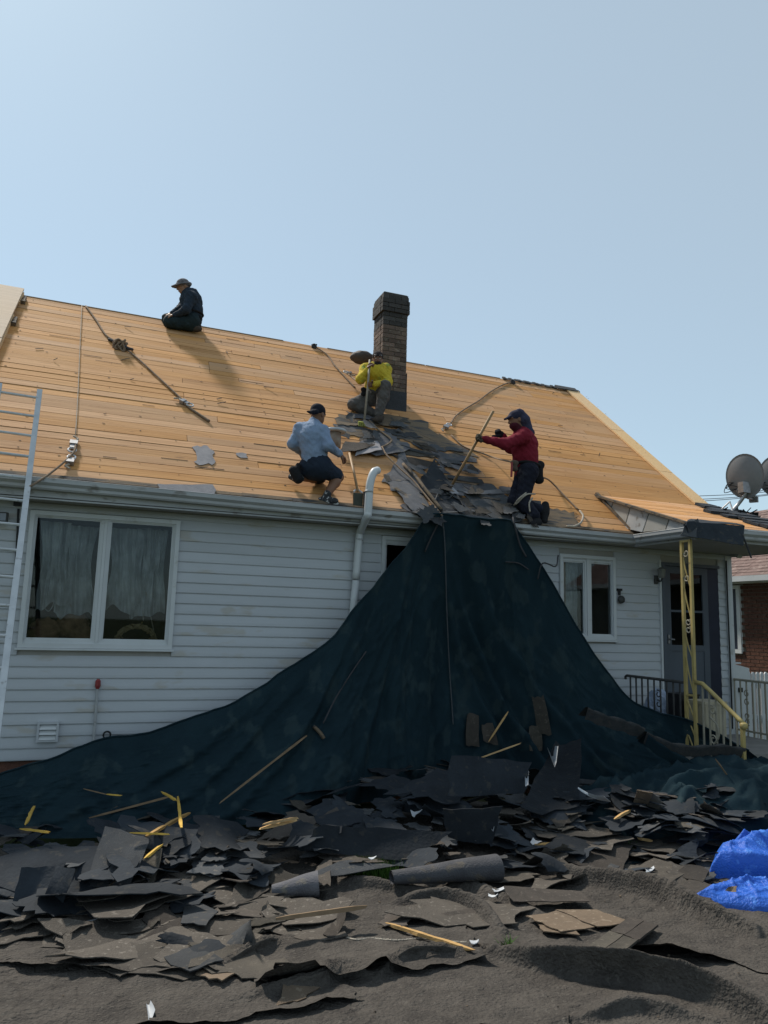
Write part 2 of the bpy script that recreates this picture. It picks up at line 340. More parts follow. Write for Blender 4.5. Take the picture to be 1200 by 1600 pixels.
def gutter(name, p, q, out, zt0, zt1):
    out = np.asarray(out, float); p = np.asarray(p, float); q = np.asarray(q, float); mb = MB(); n = len(GP)
    L = max(2, int(np.linalg.norm(q-p)/.7)); vs = []
    for i in range(L+1):
        t = i/L; c = p+(q-p)*t; zt = zt0+(zt1-zt0)*t
        for d, z in GP: vs.append(tuple(c[:2]+out[:2]*(d+.002*math.sin(i*2.1)))+(zt-.116+z+.002*math.sin(i*1.3),))
    fs = [(i*n+j, (i+1)*n+j, (i+1)*n+(j+1) % n, i*n+(j+1) % n) for i in range(L) for j in range(n)]
    fs += [tuple(range(n)), tuple(L*n+j for j in reversed(range(n)))]
    mb.add(vs, fs); return mb.build(name, MT['gutter'], house)
gutter('gutter', (XL,-.301), (6.66,-.301), (0,-1), gtop(XL), gtop(6.66))
# windows
def ring(mb, x0, x1, z0, z1, w, ya, yb):
    mb.box((x0,ya,z0),(x1,yb,z0+w)); mb.box((x0,ya,z1-w),(x1,yb,z1)); mb.box((x0,ya,z0+w),(x0+w,yb,z1-w)); mb.box((x1-w,ya,z0+w),(x1,yb,z1-w))
def window(op, panes, label=None, curtain=None, casing=.045):
    x0, x1, z0, z1 = op
    mb = MB(); ring(mb, x0, x1, z0, z1, casing, -.045, .06)
    ring(mb, x0+casing, x1-casing, z0+casing, z1-casing, .012, -.025, .06)
    for pa, pb in zip(panes[:-1], panes[1:]): mb.box((pa[1]+.046,-.030,z0+casing+.013),(pb[0]-.046,.06,z1-casing-.013))
    mb.box((x0-.02,-.062,z0-.022),(x1+.02,-.0,z0-.002))
    fr = mb.build('window', MT['white'], house)
    if label: fr['label'] = label
    for xa, xb, za, zb in panes:
        m2 = MB(); ring(m2, xa-.045, xb+.045, za-.045, zb+.045, .028, -.018, .045); ring(m2, xa-.017, xb+.017, za-.017, zb+.017, .017, -.006, .03)
        m2.build('sash', MT['white'], fr)
        MB().box((xa-.004,.006,za-.004),(xb+.004,.010,zb+.004)).build('pane', MT['glass'], fr)
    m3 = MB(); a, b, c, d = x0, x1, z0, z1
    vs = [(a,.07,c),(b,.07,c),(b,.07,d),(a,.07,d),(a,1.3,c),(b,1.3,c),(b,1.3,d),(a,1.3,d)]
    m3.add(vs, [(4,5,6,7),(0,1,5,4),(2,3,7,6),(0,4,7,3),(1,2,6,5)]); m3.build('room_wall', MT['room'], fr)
    return fr
def curtain(fr, xa, xb, za, zb, y, gather=0.0, amp=.02, waves=9, seed=0):
    nx, nz = 70, 24; vs = []; fs = []
    for j in range(nz+1):
        t = j/nz
        for i in range(nx+1):
            s = i/nx; w = 1-gather*math.sin(math.pi*min(1, t*1.15+.12*vnoise(np.array([s*2., t, seed]), 2)))**2*.8; q = np.array([s*waves*.9, t*2.2, seed*1.0])
            x = xa+(xb-xa)*(.5+(s-.5)*w)+.03*vnoise(q, .7, seed)
            vs.append((x, y+amp*1.5*vnoise(q, 2.2, seed)+amp*vnoise(q, 4.1, seed+2), zb+(za-zb)*t*(1+.10*vnoise(np.array([s*3.1, 0., seed]), 1.6))))
    for j in range(nz):
        for i in range(nx): a = j*(nx+1)+i; fs.append((a,a+1,a+nx+2,a+nx+1))
    return mesh('curtain', vs, fs, MT['curtain'], fr, True)
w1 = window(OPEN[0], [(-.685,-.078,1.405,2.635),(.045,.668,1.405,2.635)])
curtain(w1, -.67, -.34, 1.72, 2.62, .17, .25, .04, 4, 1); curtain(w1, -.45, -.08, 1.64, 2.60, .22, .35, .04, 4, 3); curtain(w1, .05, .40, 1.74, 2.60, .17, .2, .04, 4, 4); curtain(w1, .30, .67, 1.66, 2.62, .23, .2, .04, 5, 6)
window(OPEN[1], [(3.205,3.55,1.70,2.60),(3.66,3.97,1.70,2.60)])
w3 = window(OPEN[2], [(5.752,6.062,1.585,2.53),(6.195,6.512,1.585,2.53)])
curtain(w3, 5.74, 6.07, 1.55, 2.55, .16, 0, .02, 7, 2)
# things kept on the sill behind the left window
t = thing('dried_wreath', 'brown dried wreath leaning behind the right pane of the large window', 'wreath', at(212,995,.25))
c = at(212, 1003, .28); mb = MB()
for j in range(5):
    mb.tube([c+np.array([.20*math.cos(a)+.012*math.sin(a*9+j), .02*math.sin(a*7+j*2), .17*math.sin(a)+.012*math.cos(a*11+j*3)]) for a in np.linspace(0, math.pi*2, 40)], .022, 5, False)
mb.build('twigs', pm('dried_twigs', (.42,.33,.19), (.28,.21,.12), 30, .95), t)
mb = MB()
for i in range(26):
    a = random.uniform(0, 6.28); p = c+np.array([.20*math.cos(a), -.03, .17*math.sin(a)]); q = p+np.array([random.uniform(-.06,.06), -.03, random.uniform(-.05,.06)])
    mb.beam(p, q, .02, .004)
mb.build('dried_leaves', pm('dried_leaf', (.30,.22,.12), (.2,.14,.07), 20, .9), t)
t = thing('basket_of_cloth', 'heap of brown cloth on the sill behind the left pane of the large window', 'cloth', at(90,985,.3))
mb = MB(); nn = 26
for cc, rx, rz, sd in ((at(70,985,.32), .16, .13, 1), (at(112,975,.34), .17, .15, 2), (at(130,990,.28), .10, .10, 3)):
    vs = []; fs = []
    for i in range(nn):
        for j in range(nn):
            th = math.pi*i/(nn-1); ph = 2*math.pi*j/nn; p = np.array([math.sin(th)*math.cos(ph), .6*math.sin(th)*math.sin(ph), math.cos(th)])
            rr = 1+.16*vnoise(p, 5, sd)
            vs.append(cc+p*np.array([rx,rx,rz])*rr)
    for i in range(nn-1):
        for j in range(nn): fs.append((i*nn+j, (i+1)*nn+j, (i+1)*nn+(j+1) % nn, i*nn+(j+1) % nn))
    mb.add(vs, fs)
mb.build('cloth', pm('brown_cloth', (.36,.22,.13), (.16,.09,.055), 9, .95), t, True)
tag(MB().tube(spline([at(66,945,.22), at(72,932,.22), at(84,940,.22), at(76,955,.22), at(66,945,.22)], 5), .006, 5).build('paper_loop', MT['scrapwhite']), 'white paper loop hanging behind the left pane of the large window', 'paper loop')
mb = MB()
for u, v, u2, v2 in ((92,925,118,955),(104,925,106,950),(228,925,240,985),(222,940,224,970)): mb.tube([at(u,v,.24), at(u2,v2,.24)], .006, 5)
tag(mb.build('dry_stems', MT['ropepale']), 'pale dry stems standing behind the panes of the large window', 'dry stems')
# door
x0, x1, z0, z1 = OPEN[3]
mb = MB(); mb.box((x0-.01,-.05,z0),(x0+.05,.05,z1)); mb.box((x0+.05,-.05,z1-.045),(x1,.05,z1)); mb.build('door_frame', MT['door'], house)
MB().box((x0-.045,-.04,z0),(x0-.012,-.0,z1+.03)).build('door_trim', MT['white'], house)
MB().box((x1-.20,-.012,z0),(x1,.06,z1-.046)).build('door_jamb', MT['doordark'], house)
MB().box((x0+.05,.062,z0),(x1,.12,z1)).build('door_back', MT['doordark'], house)
mb = MB(); dx0, dx1 = x0+.055, x1-.205; dm = z0+1.12
ring(mb, dx0, dx1, z0+.02, z1-.05, .10, -.02, .02); mb.box((dx0+.1,-.02,dm-.08),(dx1-.1,.02,dm)); mb.box((dx0+.1,-.008,z0+.12),(dx1-.1,.012,dm-.08))
mb.box((dx0+.1,-.02,dm+.46),(dx1-.1,.0,dm+.49))
dr = mb.build('storm_door', MT['door'], house)
MB().box((dx0+.1,.002,dm),(dx1-.1,.006,z1-.15)).build('pane', MT['darkglass'], dr)
mb = MB(); mb.box((dx0+.02,-.045,dm+.02),(dx0+.05,-.02,dm+.14)); mb.tube([(dx0+.035,-.04,dm+.08),(dx0+.035,-.075,dm+.08),(dx0+.10,-.075,dm+.075)], .009, 6); mb.build('handle', MT['steel'], dr)
# cable and small cable run beside the corner
mb = MB(); mb.tube([(8.55,-.045,2.70),(8.548,-.045,2.0),(8.552,-.045,1.1),(8.548,-.045,.3)], .011, 6); mb.build('corner_cable', MT['cable'], house)
# ------------------------------------------------------------------ roof boards, each its own part
ROWH = .158; VR = 5.36; AL, AR = -1.55, 8.66
nrow = int((VR-.055)/ROWH)
MB().frame(RO, RU, RV, RN, XL, AR-.02, .03, VR-.01, -.09, -.032).build('attic_shade_sheet', MT['attic'], house)  # added dark sheet, its colour paints the attic shade between boards
for j in range(nrow+1):
    v0 = .055+j*ROWH; v1 = min(v0+ROWH, VR)
    if v1-v0 < .04: continue
    g = random.choice([.0025,.003,.003,.0035,.005,.007,.012])
    cuts = [AL]; x = AL+random.uniform(2.2, 6.2)
    while x < AR-.6: cuts.append(round(x/.406)*.406+.003*j % .01); x += random.uniform(3.6, 6.2)
    cuts.append(AR)
    for a, b in zip(cuts[:-1], cuts[1:]):
        h = random.uniform(-.002, .002); tl = random.uniform(-.0025, .0025)
        mb = MB(); P = lambda aa, vv, hh: rp(aa, vv, hh)
        w0 = v0+random.uniform(0, .002); w1 = v1-g
        mb.hexa([P(a+.003,w0,-.03),P(b-.003,w0+random.uniform(-.001,.002),-.03),P(b-.003,w1,-.03),P(a+.003,w1+random.uniform(-.003,.002),-.03),
                 P(a+.003,w0,h-tl),P(b-.003,w0+random.uniform(-.001,.002),h-tl),P(b-.003,w1,h+tl),P(a+.003,w1+random.uniform(-.003,.002),h+tl)])
        mb.build('roof_board', MT['board'], house)
# dark splits and torn out slivers of the boards, raised strips painted with attic shade
mb = MB()
for i in range(26):
    a = random.uniform(AL+.2, 8.2); v = random.uniform(.3, 5.2); L = random.uniform(.08, .5); w = random.choice([.005,.006,.009])
    mb.frame(RO, RU, RV, RN, a, a+L, v, v+w, .0035, .0062)
s_ = mb.build('board_split', MT['attic'], house); tag(s_, kind='stuff')
mb = MB()
for j in range(nrow):
    for i in range(26):
        if random.random() < .45: continue
        a = AL+.2+.406*i; v = .055+j*ROWH+random.choice([.03,.12])+random.uniform(-.012,.012); w = random.uniform(.004,.007)
        mb.frame(RO, RU, RV, RN, a+random.uniform(-.02,.02)-w, a+w, v-w, v+w, .0035, .0058)
tag(mb.build('nail_heads', MT['tar'], house), kind='stuff')
# back slope, ridge strip, eave strip
vr = rp(0, VR)[1]; zr = rp(0, VR)[2]
mb = MB(); mb.add([rp(XL,VR-.01,-.01), rp(AR,VR-.01,-.01), (AR,2*vr+.32,3.0-.01*AR), (XL,2*vr+.32,3.0-.01*XL)], [(0,3,2,1)]); mb.build('rear_roof', MT['board'], house)
for (a, b) in ((-1.5,2.6),(3.4,5.3),(5.32,6.9)):
    MB().frame(RO, RU, RV, RN, a, b, VR-.012, VR+.004, .004, .010).build('ridge_strip', MT['tar'], house)
mb = MB()
for i in range(26):
    a = 6.95+i*.068; mb.frame(RO, RU, RV, RN, a, a+.066, VR-.05-.02*random.random(), VR+.02, .006+.012*random.random(), .02+.02*random.random())
for i in range(8):
    a = 8.15+i*.06; mb.frame(RO, RU, RV, RN, a, a+.058, VR-.10-.03*random.random(), VR+.03, .03, .055)
mb.build('ridge_cap', MT['slate'], house)
mb = MB(); a = XL
while a < 6.6:
    b = a+random.uniform(.25, .8); mb.frame(RO, RU, RV, RN, a, b, -.005, .055+random.uniform(-.006,.02), -.006, .010+.006*random.random()); a = b+.002
mb.build('eave_felt_strip', MT['tar'], house)
# rake boards along the right edge
for i, (v0, v1) in enumerate(((.90,2.05),(2.054,3.55),(3.554,5.30))):
    da, db = (.02*i, .015*i)
    mb = MB(); lo = lambda v: 8.46-.028*(v-2.5); hi = lambda v: 8.74-.028*(v-2.5)
    mb.hexa([rp(lo(v0),v0,.006),rp(hi(v0),v0,.006),rp(hi(v1),v1,.006),rp(lo(v1),v1,.006),rp(lo(v0),v0,.032+.002*i),rp(hi(v0),v0,.032+.002*i),rp(hi(v1),v1,.032+.002*i),rp(lo(v1),v1,.032+.002*i)])
    mb.build('rake_board', MT['rake'], house)
mb = MB(); mb.hexa([rp(8.60,-.02,-.22),rp(8.69,-.02,-.22),rp(8.69,5.3,-.22),rp(8.60,5.3,-.22),rp(8.60,-.02,.0),rp(8.69,-.02,.0),rp(8.69,5.3,.0),rp(8.60,5.3,.0)]); mb.build('rake_fascia', MT['gutter'], house)
# raised plywood at the far left with its edge battens
MB().frame(RO, RU, RV, RN, XL, -1.50, .055, 1.194, .050, .080).build('plywood_panel', MT['ply'], house)
MB().frame(RO, RU, RV, RN, XL, -1.50, 1.2, 3.30, .055, .085).build('plywood_panel', MT['ply'], house)
MB().frame(RO, RU, RV, RN, XL, -1.505, 3.306, 5.44, .058, .090).build('plywood_panel', MT['ply'], house)
for v0, v1 in ((.07,1.28),(1.3,2.9),(2.92,4.35),(4.9,5.38)):
    MB().frame(RO, RU, RV, RN, -1.56, -1.495, v0, v1, .001, .050).build('edge_batten', MT['rake'], house)
mb = MB()
for v in (4.05, 5.0): mb.frame(RO, RU, RV, RN, -1.48, -1.44, v, v+.22, .004, .05); mb.frame(RO, RU, RV, RN, -1.49, -1.43, v-.04, v+.0, .004, .06)
mb.build('roof_bracket', MT['tar'], house)
# ------------------------------------------------------------------ porch canopy
CT = rp(6.70, 1.0, 0); CY0, CZ0 = CT[1], CT[2]; CY1, CZ1 = -1.40, 2.955
cx0, cx1 = 6.70, 8.72
cv = np.array([0, CY0-CY1, CZ0-CZ1]); CL = np.linalg.norm(cv); cv = cv/CL; cn = np.cross([1,0,0], cv)
CO = np.array([0, CY1, CZ1]); EX = np.array([1.0,0,0])
n = 13; rh = CL/n
for j in range(n):
    g = random.choice([.004,.006,.009]); h = random.uniform(-.003,.003)
    cut = random.uniform(cx0+.6, cx1-.5)
    for a, b in ((cx0, cut-.002), (cut+.002, cx1)):
        MB().frame(CO, EX, cv, cn, a, b, j*rh, (j+1)*rh-g, -.022, h).build('canopy_board', MT['board'], house)
# cheek: the triangular end between canopy roof, main roof and gutter, boarded
ck = MB(); ck.add([(6.66,CY0-.02,CZ0-.03),(6.66,-.32,2.96),(6.66,CY1,CZ1-.03),(6.72,CY0-.02,CZ0-.03),(6.72,-.32,2.96),(6.72,CY1,CZ1-.03)], [(0,1,2),(3,5,4),(0,2,5,3),(0,3,4,1),(1,4,5,2)])
ck.build('cheek_panel', MT['attic'], house)
for i in range(5):                 # sloping weathered boards of the cheek
    t0, t1 = i/5, (i+1)/5-.012
    A = lambda t: np.array([6.652, CY0+(-.32-CY0)*t, CZ0-.035+(2.965-CZ0)*t]); B = lambda t: np.array([6.652, CY0+(CY1-CY0)*(.12+.88*1), CZ0-.035+(CZ1-CZ0)*1]) if t > 9 else None
    top = lambda s: np.array([6.652, CY0+(CY1-CY0)*s, CZ0-.035+(CZ1-CZ0)*s])
    bot = lambda s: np.array([6.652, CY0+(-.32-CY0)*min(1, s*2.0), CZ0-.045+(2.95-CZ0)*min(1, s*2.0)]) if s < .5 else np.array([6.652, -.32+(CY1+.32)*(s-.5)*2, 2.95+(CZ1-.04-2.95)*(s-.5)*2])
    p = [top(t0), top(t1), bot(t1), bot(t0)]
    MB().hexa([q-np.array([.012+.003*i,0,0]) for q in p]+[q+np.array([.0,0,0]) for q in p]).build('cheek_board', MT['soffit'] if i % 2 else MT['gutter'], house)
MB().beam(top(.0)-np.array([.03,0,-.03]), top(1)-np.array([.03,0,-.03]), .07, .03).build('cheek_trim', MT['tar'], house)
MB().beam(rp(6.62,1.0,.03), rp(6.66,.06,.03), .05, .03, RN).build('cheek_trim', MT['tar'], house)
# canopy ceiling and gutter
mb = MB(); mb.box((6.70,-1.38,2.772),(8.70,-.302,2.783)); mb.box((8.655,-.30,2.772),(8.70,.6,2.783)); mb.build('canopy_ceiling', MT['soffit'], house)
mb = MB(); mb.box((6.675,-1.40,2.765),(8.70,-1.382,2.95)); mb.box((6.675,-1.38,2.765),(6.698,-.30,2.93)); mb.box((8.702,-1.38,2.76),(8.72,.7,2.95)); mb.build('canopy_fascia', MT['gutter'], house)
gutter('gutter', (6.674,-.43), (6.674,-1.52), (-1,0), gtop(6.6)+.003, gtop(6.6)-.0)
gutter('gutter', (6.56,-1.401), (8.75,-1.401), (0,-1), gtop(6.6), gtop(6.6)+.01)
# torn felt lying along the right edge of the canopy roof
mb = MB()
for i in range(14):
    t0 = i/14; a = CL*(1-t0); w = random.uniform(.35, .75)*(1 if i > 2 else .6)
    mb.frame(CO, EX, cv, cn, cx1-w, cx1+.03, a-CL/14, a+.01, .004+.01*random.random(), .02+.035*random.random())
mb.build('torn_edge_felt', MT['felt'], house)
# ------------------------------------------------------------------ chimney of single bricks
CX0, CX1, YF, YB = 3.80, 4.22, 2.0, 2.42; CZB = 4.80; CZT = 6.88
chim = thing('chimney', 'dark sooty brick chimney standing out of the stripped roof', 'chimney', (4.01, 2.2, 4.9))
MB().box((CX0+.014,YF+.014,CZB-.3),(CX1-.014,YB-.014,CZT-.02)).build('mortar_core', MT['mortar'], chim)
def courses(z, h, e, mat):
    w = (CX1-CX0+2*e); n = 2
    off = courses.k % 2
    def run(p0, d, length, nrm, half):
        cuts = [0, .105, .315, length] if half else [0, .21, .42, length]
        cuts = sorted(set(min(c, length) for c in cuts)); 
        for a, b in zip(cuts[:-1], cuts[1:]):
            if b-a < .03: continue
            j = random.uniform(-.003, .004)
            q0 = np.array(p0)+np.array(d)*(a+.004); q1 = np.array(p0)+np.array(d)*(b-.004)
            o = np.array(nrm)*j; i_ = -np.array(nrm)*.09
            zz0, zz1 = z+.004, z+h-.005
            MB().hexa([np.append(q0+o,zz0),np.append(q1+o,zz0),np.append(q1+i_,zz0),np.append(q0+i_,zz0),np.append(q0+o,zz1),np.append(q1+o,zz1),np.append(q1+i_,zz1),np.append(q0+i_,zz1)]).build('brick', mat, chim)
    x0, x1, y0, y1 = CX0-e, CX1+e, YF-e, YB+e
    run((x0,y0),(1,0),x1-x0,(0,-1),off); run((x0,y1),(0,-1),y1-y0-.091,(-1,0),not off)
    run((x1,y0+.091),(0,1),y1-y0-.091,(1,0),off); run((x1-.091,y1),(-1,0),x1-x0-.182,(0,1),not off)
    courses.k += 1
courses.k = 0
z = CZB; nc = int((CZT-CZB)/.072)
for i in range(nc):
    e = 0.0
    if nc-4 <= i < nc-1: e = .026
    elif i == nc-1: e = .012
    courses(z, .072, e, MT['soot'] if i >= nc-5 or (i > nc-8 and random.random() < .5) else MT['brick']); z += .072
mb = MB(); mb.box((CX0+.0,YF+.0,z),(CX1,YB,z+.03)); mb.build('crown', MT['soot'], chim)
MB().box((CX0+.1,YF+.1,z+.031),(CX1-.1,YB-.1,z+.05)).build('flue', MT['attic'], chim)
# tarred flashing wrapped round the foot
mb = MB(); mb.box((CX0-.012,YF-.014,4.5),(CX1+.012,YF-.004,5.24)); mb.box((CX1+.004,YF-.003,4.6),(CX1+.012,YB,5.56)); mb.box((CX0-.012,YF-.003,4.6),(CX0-.004,YB,5.5))
mb.build('flashing', pm('tarred_flashing', (.035,.037,.045), (.024,.026,.032), 9, .6, .3, 40), chim)
# ------------------------------------------------------------------ downspout
ds = thing('downspout', 'pale downspout with an elbow standing up above the gutter', 'downspout', at(553,945,-.09))
pth = spline([at(556,905,-.085), at(561,842,-.085), at(563,830,-.10), at(573,808,-.44), at(575,800,-.475), at(577,768,-.475), at(579,752,-.47), at(584,738,-.45), at(590,735,-.40)], 6)
MB().tube(pth, .046, 14).build('elbow_pipe', MT['white'], ds, True)
MB().tube([at(556,907,-.085), at(551,960,-.085), at(545,1040,-.085), at(540,1130,-.085), at(537,1190,-.085)], .043, 14).build('down_pipe', MT['white'], ds, True)
mb = MB()
for u, v, y in ((561.5,843,-.085),(576.6,768,-.475)): p = at(u,v,y); mb.tube([p-np.array([0,0,.012]), p+np.array([0,0,.012])], .050, 14)
mb.build('pipe_band', MT['gutter'], ds, True)
p, q = pth[-1], pth[-1]+(pth[-1]-pth[-2])/np.linalg.norm(pth[-1]-pth[-2])*.002
MB().tube([q, q+(q-p)*.5], .038, 14).build('pipe_mouth', MT['attic'], ds, True)  # dark disc paints the shade inside the open pipe end
# ------------------------------------------------------------------ ground
G = MB(); G.add([(-250,-250,-.42),(250,-250,-.42),(250,250,-.42),(-250,250,-.42)], [(0,1,2,3)])
tag(G.build('ground', MT['lawn']), 'green lawn under the tarps', kind='structure')
# ------------------------------------------------------------------ porch
po = thing('porch', 'low concrete porch slab with steps below the canopy', 'porch', (7.6,-.7,-.3))
cm = pm('porch_concrete', (.25,.24,.22), (.18,.17,.16), 6, .9, .3, 50)
MB().box((6.55,-1.42,-.4),(8.66,-.03,.22)).build('slab', cm, po)
for i in range(2): MB().box((6.75,-1.72-.3*i+.002,-.4),(8.2,-1.42-.3*i,.06-.16*i)).build('step', cm, po)
colm = thing('porch_column', 'gold painted scrolled iron column holding up the canopy corner', 'column', (6.62,-1.31,.22))
ya, yb = -1.235, -1.375
for y in (ya, yb): MB().box((6.605,y-.017,.222),(6.639,y+.017,2.764)).build('post', MT['gold'], colm)
mb = MB(); mb.box((6.603,yb+.0175,2.735),(6.641,ya-.0175,2.762)); mb.box((6.603,yb+.0175,.9),(6.641,ya-.0175,.92)); mb.build('cross_bar', MT['gold'], colm)
def scroll(c, r, a0, turns, sx=1, n=18):
    return [np.array(c)+np.array([0, sx*r*(1-.62*t)*math.cos(a0+turns*6.283*t), r*(1-.62*t)*math.sin(a0+turns*6.283*t)]) for t in np.linspace(0, 1, n)]
ym = (ya+yb)/2
for z0_, z1_ in ((.95,1.35),(1.35,1.62),(1.82,2.2),(2.2,2.55)):
    MB().tube(spline([(6.62,yb+.02,z0_),(6.62,ym+.01,(z0_+z1_)/2),(6.62,ya-.02,z1_)],6), .009, 6).build('diagonal_rod', MT['gold'], colm)
for z in (1.68,1.77,2.30,2.60):
    MB().tube(scroll((6.62,ym,z), .045, .5+z, 1.1, 1 if z < 2 else -1), .008, 6).build('scroll', MT['ironpale'], colm)
for z in (.3,.5,.7): MB().tube(spline([(6.62,yb+.02,z-.05),(6.62,ym,z+.05),(6.62,ya-.02,z+.15)],5), .009, 6).build('diagonal_rod', MT['gold'], colm)
def railing(name, label, x, y0, y1, zt, zb, n, mat, scr=True, posts=True, top=.018):
    r = thing(name, label, 'railing', (x, (y0+y1)/2, zb))
    mb = MB(); mb.tube([(x,y0+.05,zt-.05),(x,y0+.06,zt-.02),(x,y0+.03,zt),(x,y0,zt),(x,(y0+y1)/2,zt),(x,y1,zt)], top, 7); mb.build('handrail', mat, r)
    MB().box((x-.012,min(y0,y1),zb+.06),(x+.012,max(y0,y1),zb+.085)).build('bottom_bar', mat, r)
    for i in range(n):
        y = y0+(y1-y0)*(i+.35)/n; MB().box((x-.008,y-.008,zb+.0),(x+.008,y+.008,zt-.012)).build('baluster', mat, r)
    if scr:
        for k_ in range(scr):
            yc = y0+(y1-y0)*(k_+.6)/scr*.95
            for z in (zt-.18, zt-.30, zb+.28, zb+.2): MB().tube(scroll((x-.014,yc,z), .05, 1.2 if z > zb+.4 else 4.2, 1.0, 1 if int(z*50) % 2 else -1), .008, 6).build('scroll', mat, r)
    return r
railing('porch_railing', 'dark iron railing between the right window and the gold column', 6.62, -.2, -1.21, 1.05, .222, 9, MT['iron'], 1)
railing('porch_railing', 'iron railing on the far side of the porch before the white picket fence', 8.62, .0, -1.38, .99, .222, 13, MT['ironpale'], 3)
hr = thing('stair_handrail', 'gold painted sloping handrail from the column down to the steps', 'handrail', (6.62,-1.8,-.1))
p = [np.array([6.62,-1.40,1.068]), np.array([6.62,-1.50,1.06]), np.array([6.62,-1.62,.985]), np.array([6.62,-2.02,.72]), np.array([6.62,-2.075,.685])]
MB().tube(p, .026, 8).build('handrail', MT['gold'], hr, True)
mb = MB(); c = np.array([6.62,-2.075,.665]); mb.tube([c-np.array([.0,.0,.045]), c-np.array([0,0,.02]), c+np.array([0,0,.02]), c+np.array([0,0,.035])], [.02,.04,.042,.02], 10); mb.build('knob', MT['gold'], hr, True)
MB().box((6.60,-2.075,-.3),(6.64,-2.04,.66)).build('newel_post', MT['gold'], hr)
for i in range(6):
    t = (i+.5)/6; y = -1.45-.58*t; z = 1.06-.33*t*1.03; MB().box((6.612,y-.008,.0-.25*t),(6.628,y+.008,z)).build('baluster', MT['ironpale'], hr)
for z in (.78,.45): MB().tube(scroll((6.60,-1.66,z), .055, 1.0, 1.15), .009, 6).build('scroll', MT['ironpale'], hr)
MB().tube(spline([(6.60,-1.62,.70),(6.60,-1.72,.62),(6.60,-1.74,.5),(6.60,-1.66,.4)],6), .010, 6).build('scroll', MT['ironpale'], hr)
bn = thing('ribbed_bin', 'beige ribbed bin standing on the porch behind the gold handrail', 'bin', (6.95,-1.15,.22))
MB().box((6.80,-1.34,.225),(7.12,-1.04,.80)).build('bin_body', MT['beige'], bn)
for i in range(6): MB().box((6.793,-1.33+.05*i,.24),(6.7995,-1.305+.05*i,.78)).build('rib', MT['beige'], bn)
for i in range(6): MB().box((6.81+.05*i,-1.346,.24),(6.835+.05*i,-1.3405,.78)).build('rib', MT['beige'], bn)
MB().box((6.785,-1.355,.801),(7.135,-1.03,.835)).build('bin_lid', MT['beige'], bn)
bb = thing('black_box', 'black box on the porch beside the beige ribbed bin', 'box', (6.9,-.85,.22))
MB().box((6.78,-.98,.225),(7.06,-.74,.86)).build('box_body', MT['black'], bb); MB().box((6.77,-.99,.861),(7.07,-.73,.885)).build('box_lid', MT['black'], bb)
# plastic bag on the porch
def blob(c, r, seed, amp=.15, f=4.0, n=26):
    vs = []; fs = []
    for i in range(n):
        for j in range(n):
            th = math.pi*i/(n-1); ph = 2*math.pi*j/n; p = np.array([math.sin(th)*math.cos(ph), math.sin(th)*math.sin(ph), math.cos(th)])
            vs.append(np.asarray(c)+p*np.asarray(r)*(1+amp*vnoise(p, f, seed)+amp*.5*abs(vnoise(p, f*2.3, seed+3))))
    for i in range(n-1):
        for j in range(n): fs.append((i*n+j, (i+1)*n+j, (i+1)*n+(j+1) % n, i*n+(j+1) % n))
    return vs, fs
vs, fs = blob(np.array([6.85,-.5,.56]), (.18,.2,.34), 5, .13, 5)
tag(mesh('plastic_bag', vs, fs, pm('pale_blue_plastic', (.36,.42,.52), (.22,.28,.40), 9, .35, .3, 40)), 'pale blue plastic bag on the porch behind the dark iron railing', 'bag')
# wall lamp, hanging ornament, wall fittings
wlm = thing('wall_lamp', 'small black wall lantern left of the storm door', 'lamp', (7.27,-.05,2.45))
mb = MB(); mb.tube(spline([(7.27,-.03,2.36),(7.27,-.12,2.34),(7.27,-.16,2.42),(7.27,-.14,2.47)],5), .012, 6); mb.tube([(7.27,-.025,2.30),(7.27,-.026,2.42)], .03, 8); mb.build('arm', MT['iron'], wlm)
MB().tube([(7.27,-.14,2.38),(7.27,-.14,2.40),(7.27,-.14,2.50),(7.27,-.14,2.53)], [.03,.045,.06,.02], 8).build('shade', pm('lamp_glass', (.2,.2,.19), (.15,.15,.14), 5, .2), wlm)
oc = at(968,930,-.04)
orn = thing('wall_ornament', 'small dark hanging ornament on the siding beside the right window', 'ornament', oc)
mb = MB(); mb.box((oc[0]-.035,-.06,oc[2]+.06),(oc[0]+.035,-.022,oc[2]+.09)); mb.tube([oc+np.array([0,0,.06]), oc+np.array([0,0,.0])], .018, 7); mb.build('bracket', MT['black'], orn)
vs, fs = blob(oc+np.array([.015,-.02,-.06]), (.05,.04,.055), 2, .1, 3, 14); mesh('bell', vs, fs, MT['iron'], orn, True)
vt = thing('dryer_vent', 'white louvred vent cover low on the siding under the large window', 'vent', (-.4,-.05,.45))
vc = wall(75,1143); mb = MB(); ring(mb, vc[0]-.10, vc[0]+.10, vc[2]-.095, vc[2]+.10, .022, -.06, -.021); mb.build('vent_frame', MT['siding'], vt)
for i in range(3):
    z = vc[2]+.045-.05*i; MB().hexa([(vc[0]-.077,-.055,z-.022),(vc[0]+.077,-.055,z-.022),(vc[0]+.077,-.03,z+.0),(vc[0]-.077,-.03,z+.0),(vc[0]-.077,-.066,z-.018),(vc[0]+.077,-.066,z-.018),(vc[0]+.077,-.035,z+.022),(vc[0]-.077,-.035,z+.022)]).build('louvre', MT['white'], vt)
gp = thing('gas_riser', 'thin grey riser pipe with a red valve cap on the siding', 'pipe', (.04,-.05,.3))
a, b = wall(153,1068), wall(146,1165); 
MB().tube([(a[0],-.045,a[2]-.03),(b[0],-.045,b[2]-.05)], .014, 7).build('pipe', MT['gutter'], gp)
mb = MB(); mb.tube([(a[0],-.045,a[2]-.05),(a[0],-.045,a[2]-.02),(a[0],-.045,a[2]+.03),(a[0],-.045,a[2]+.05)], [.016,.028,.026,.012], 8); mb.build('valve_cap', MT['red'], gp)
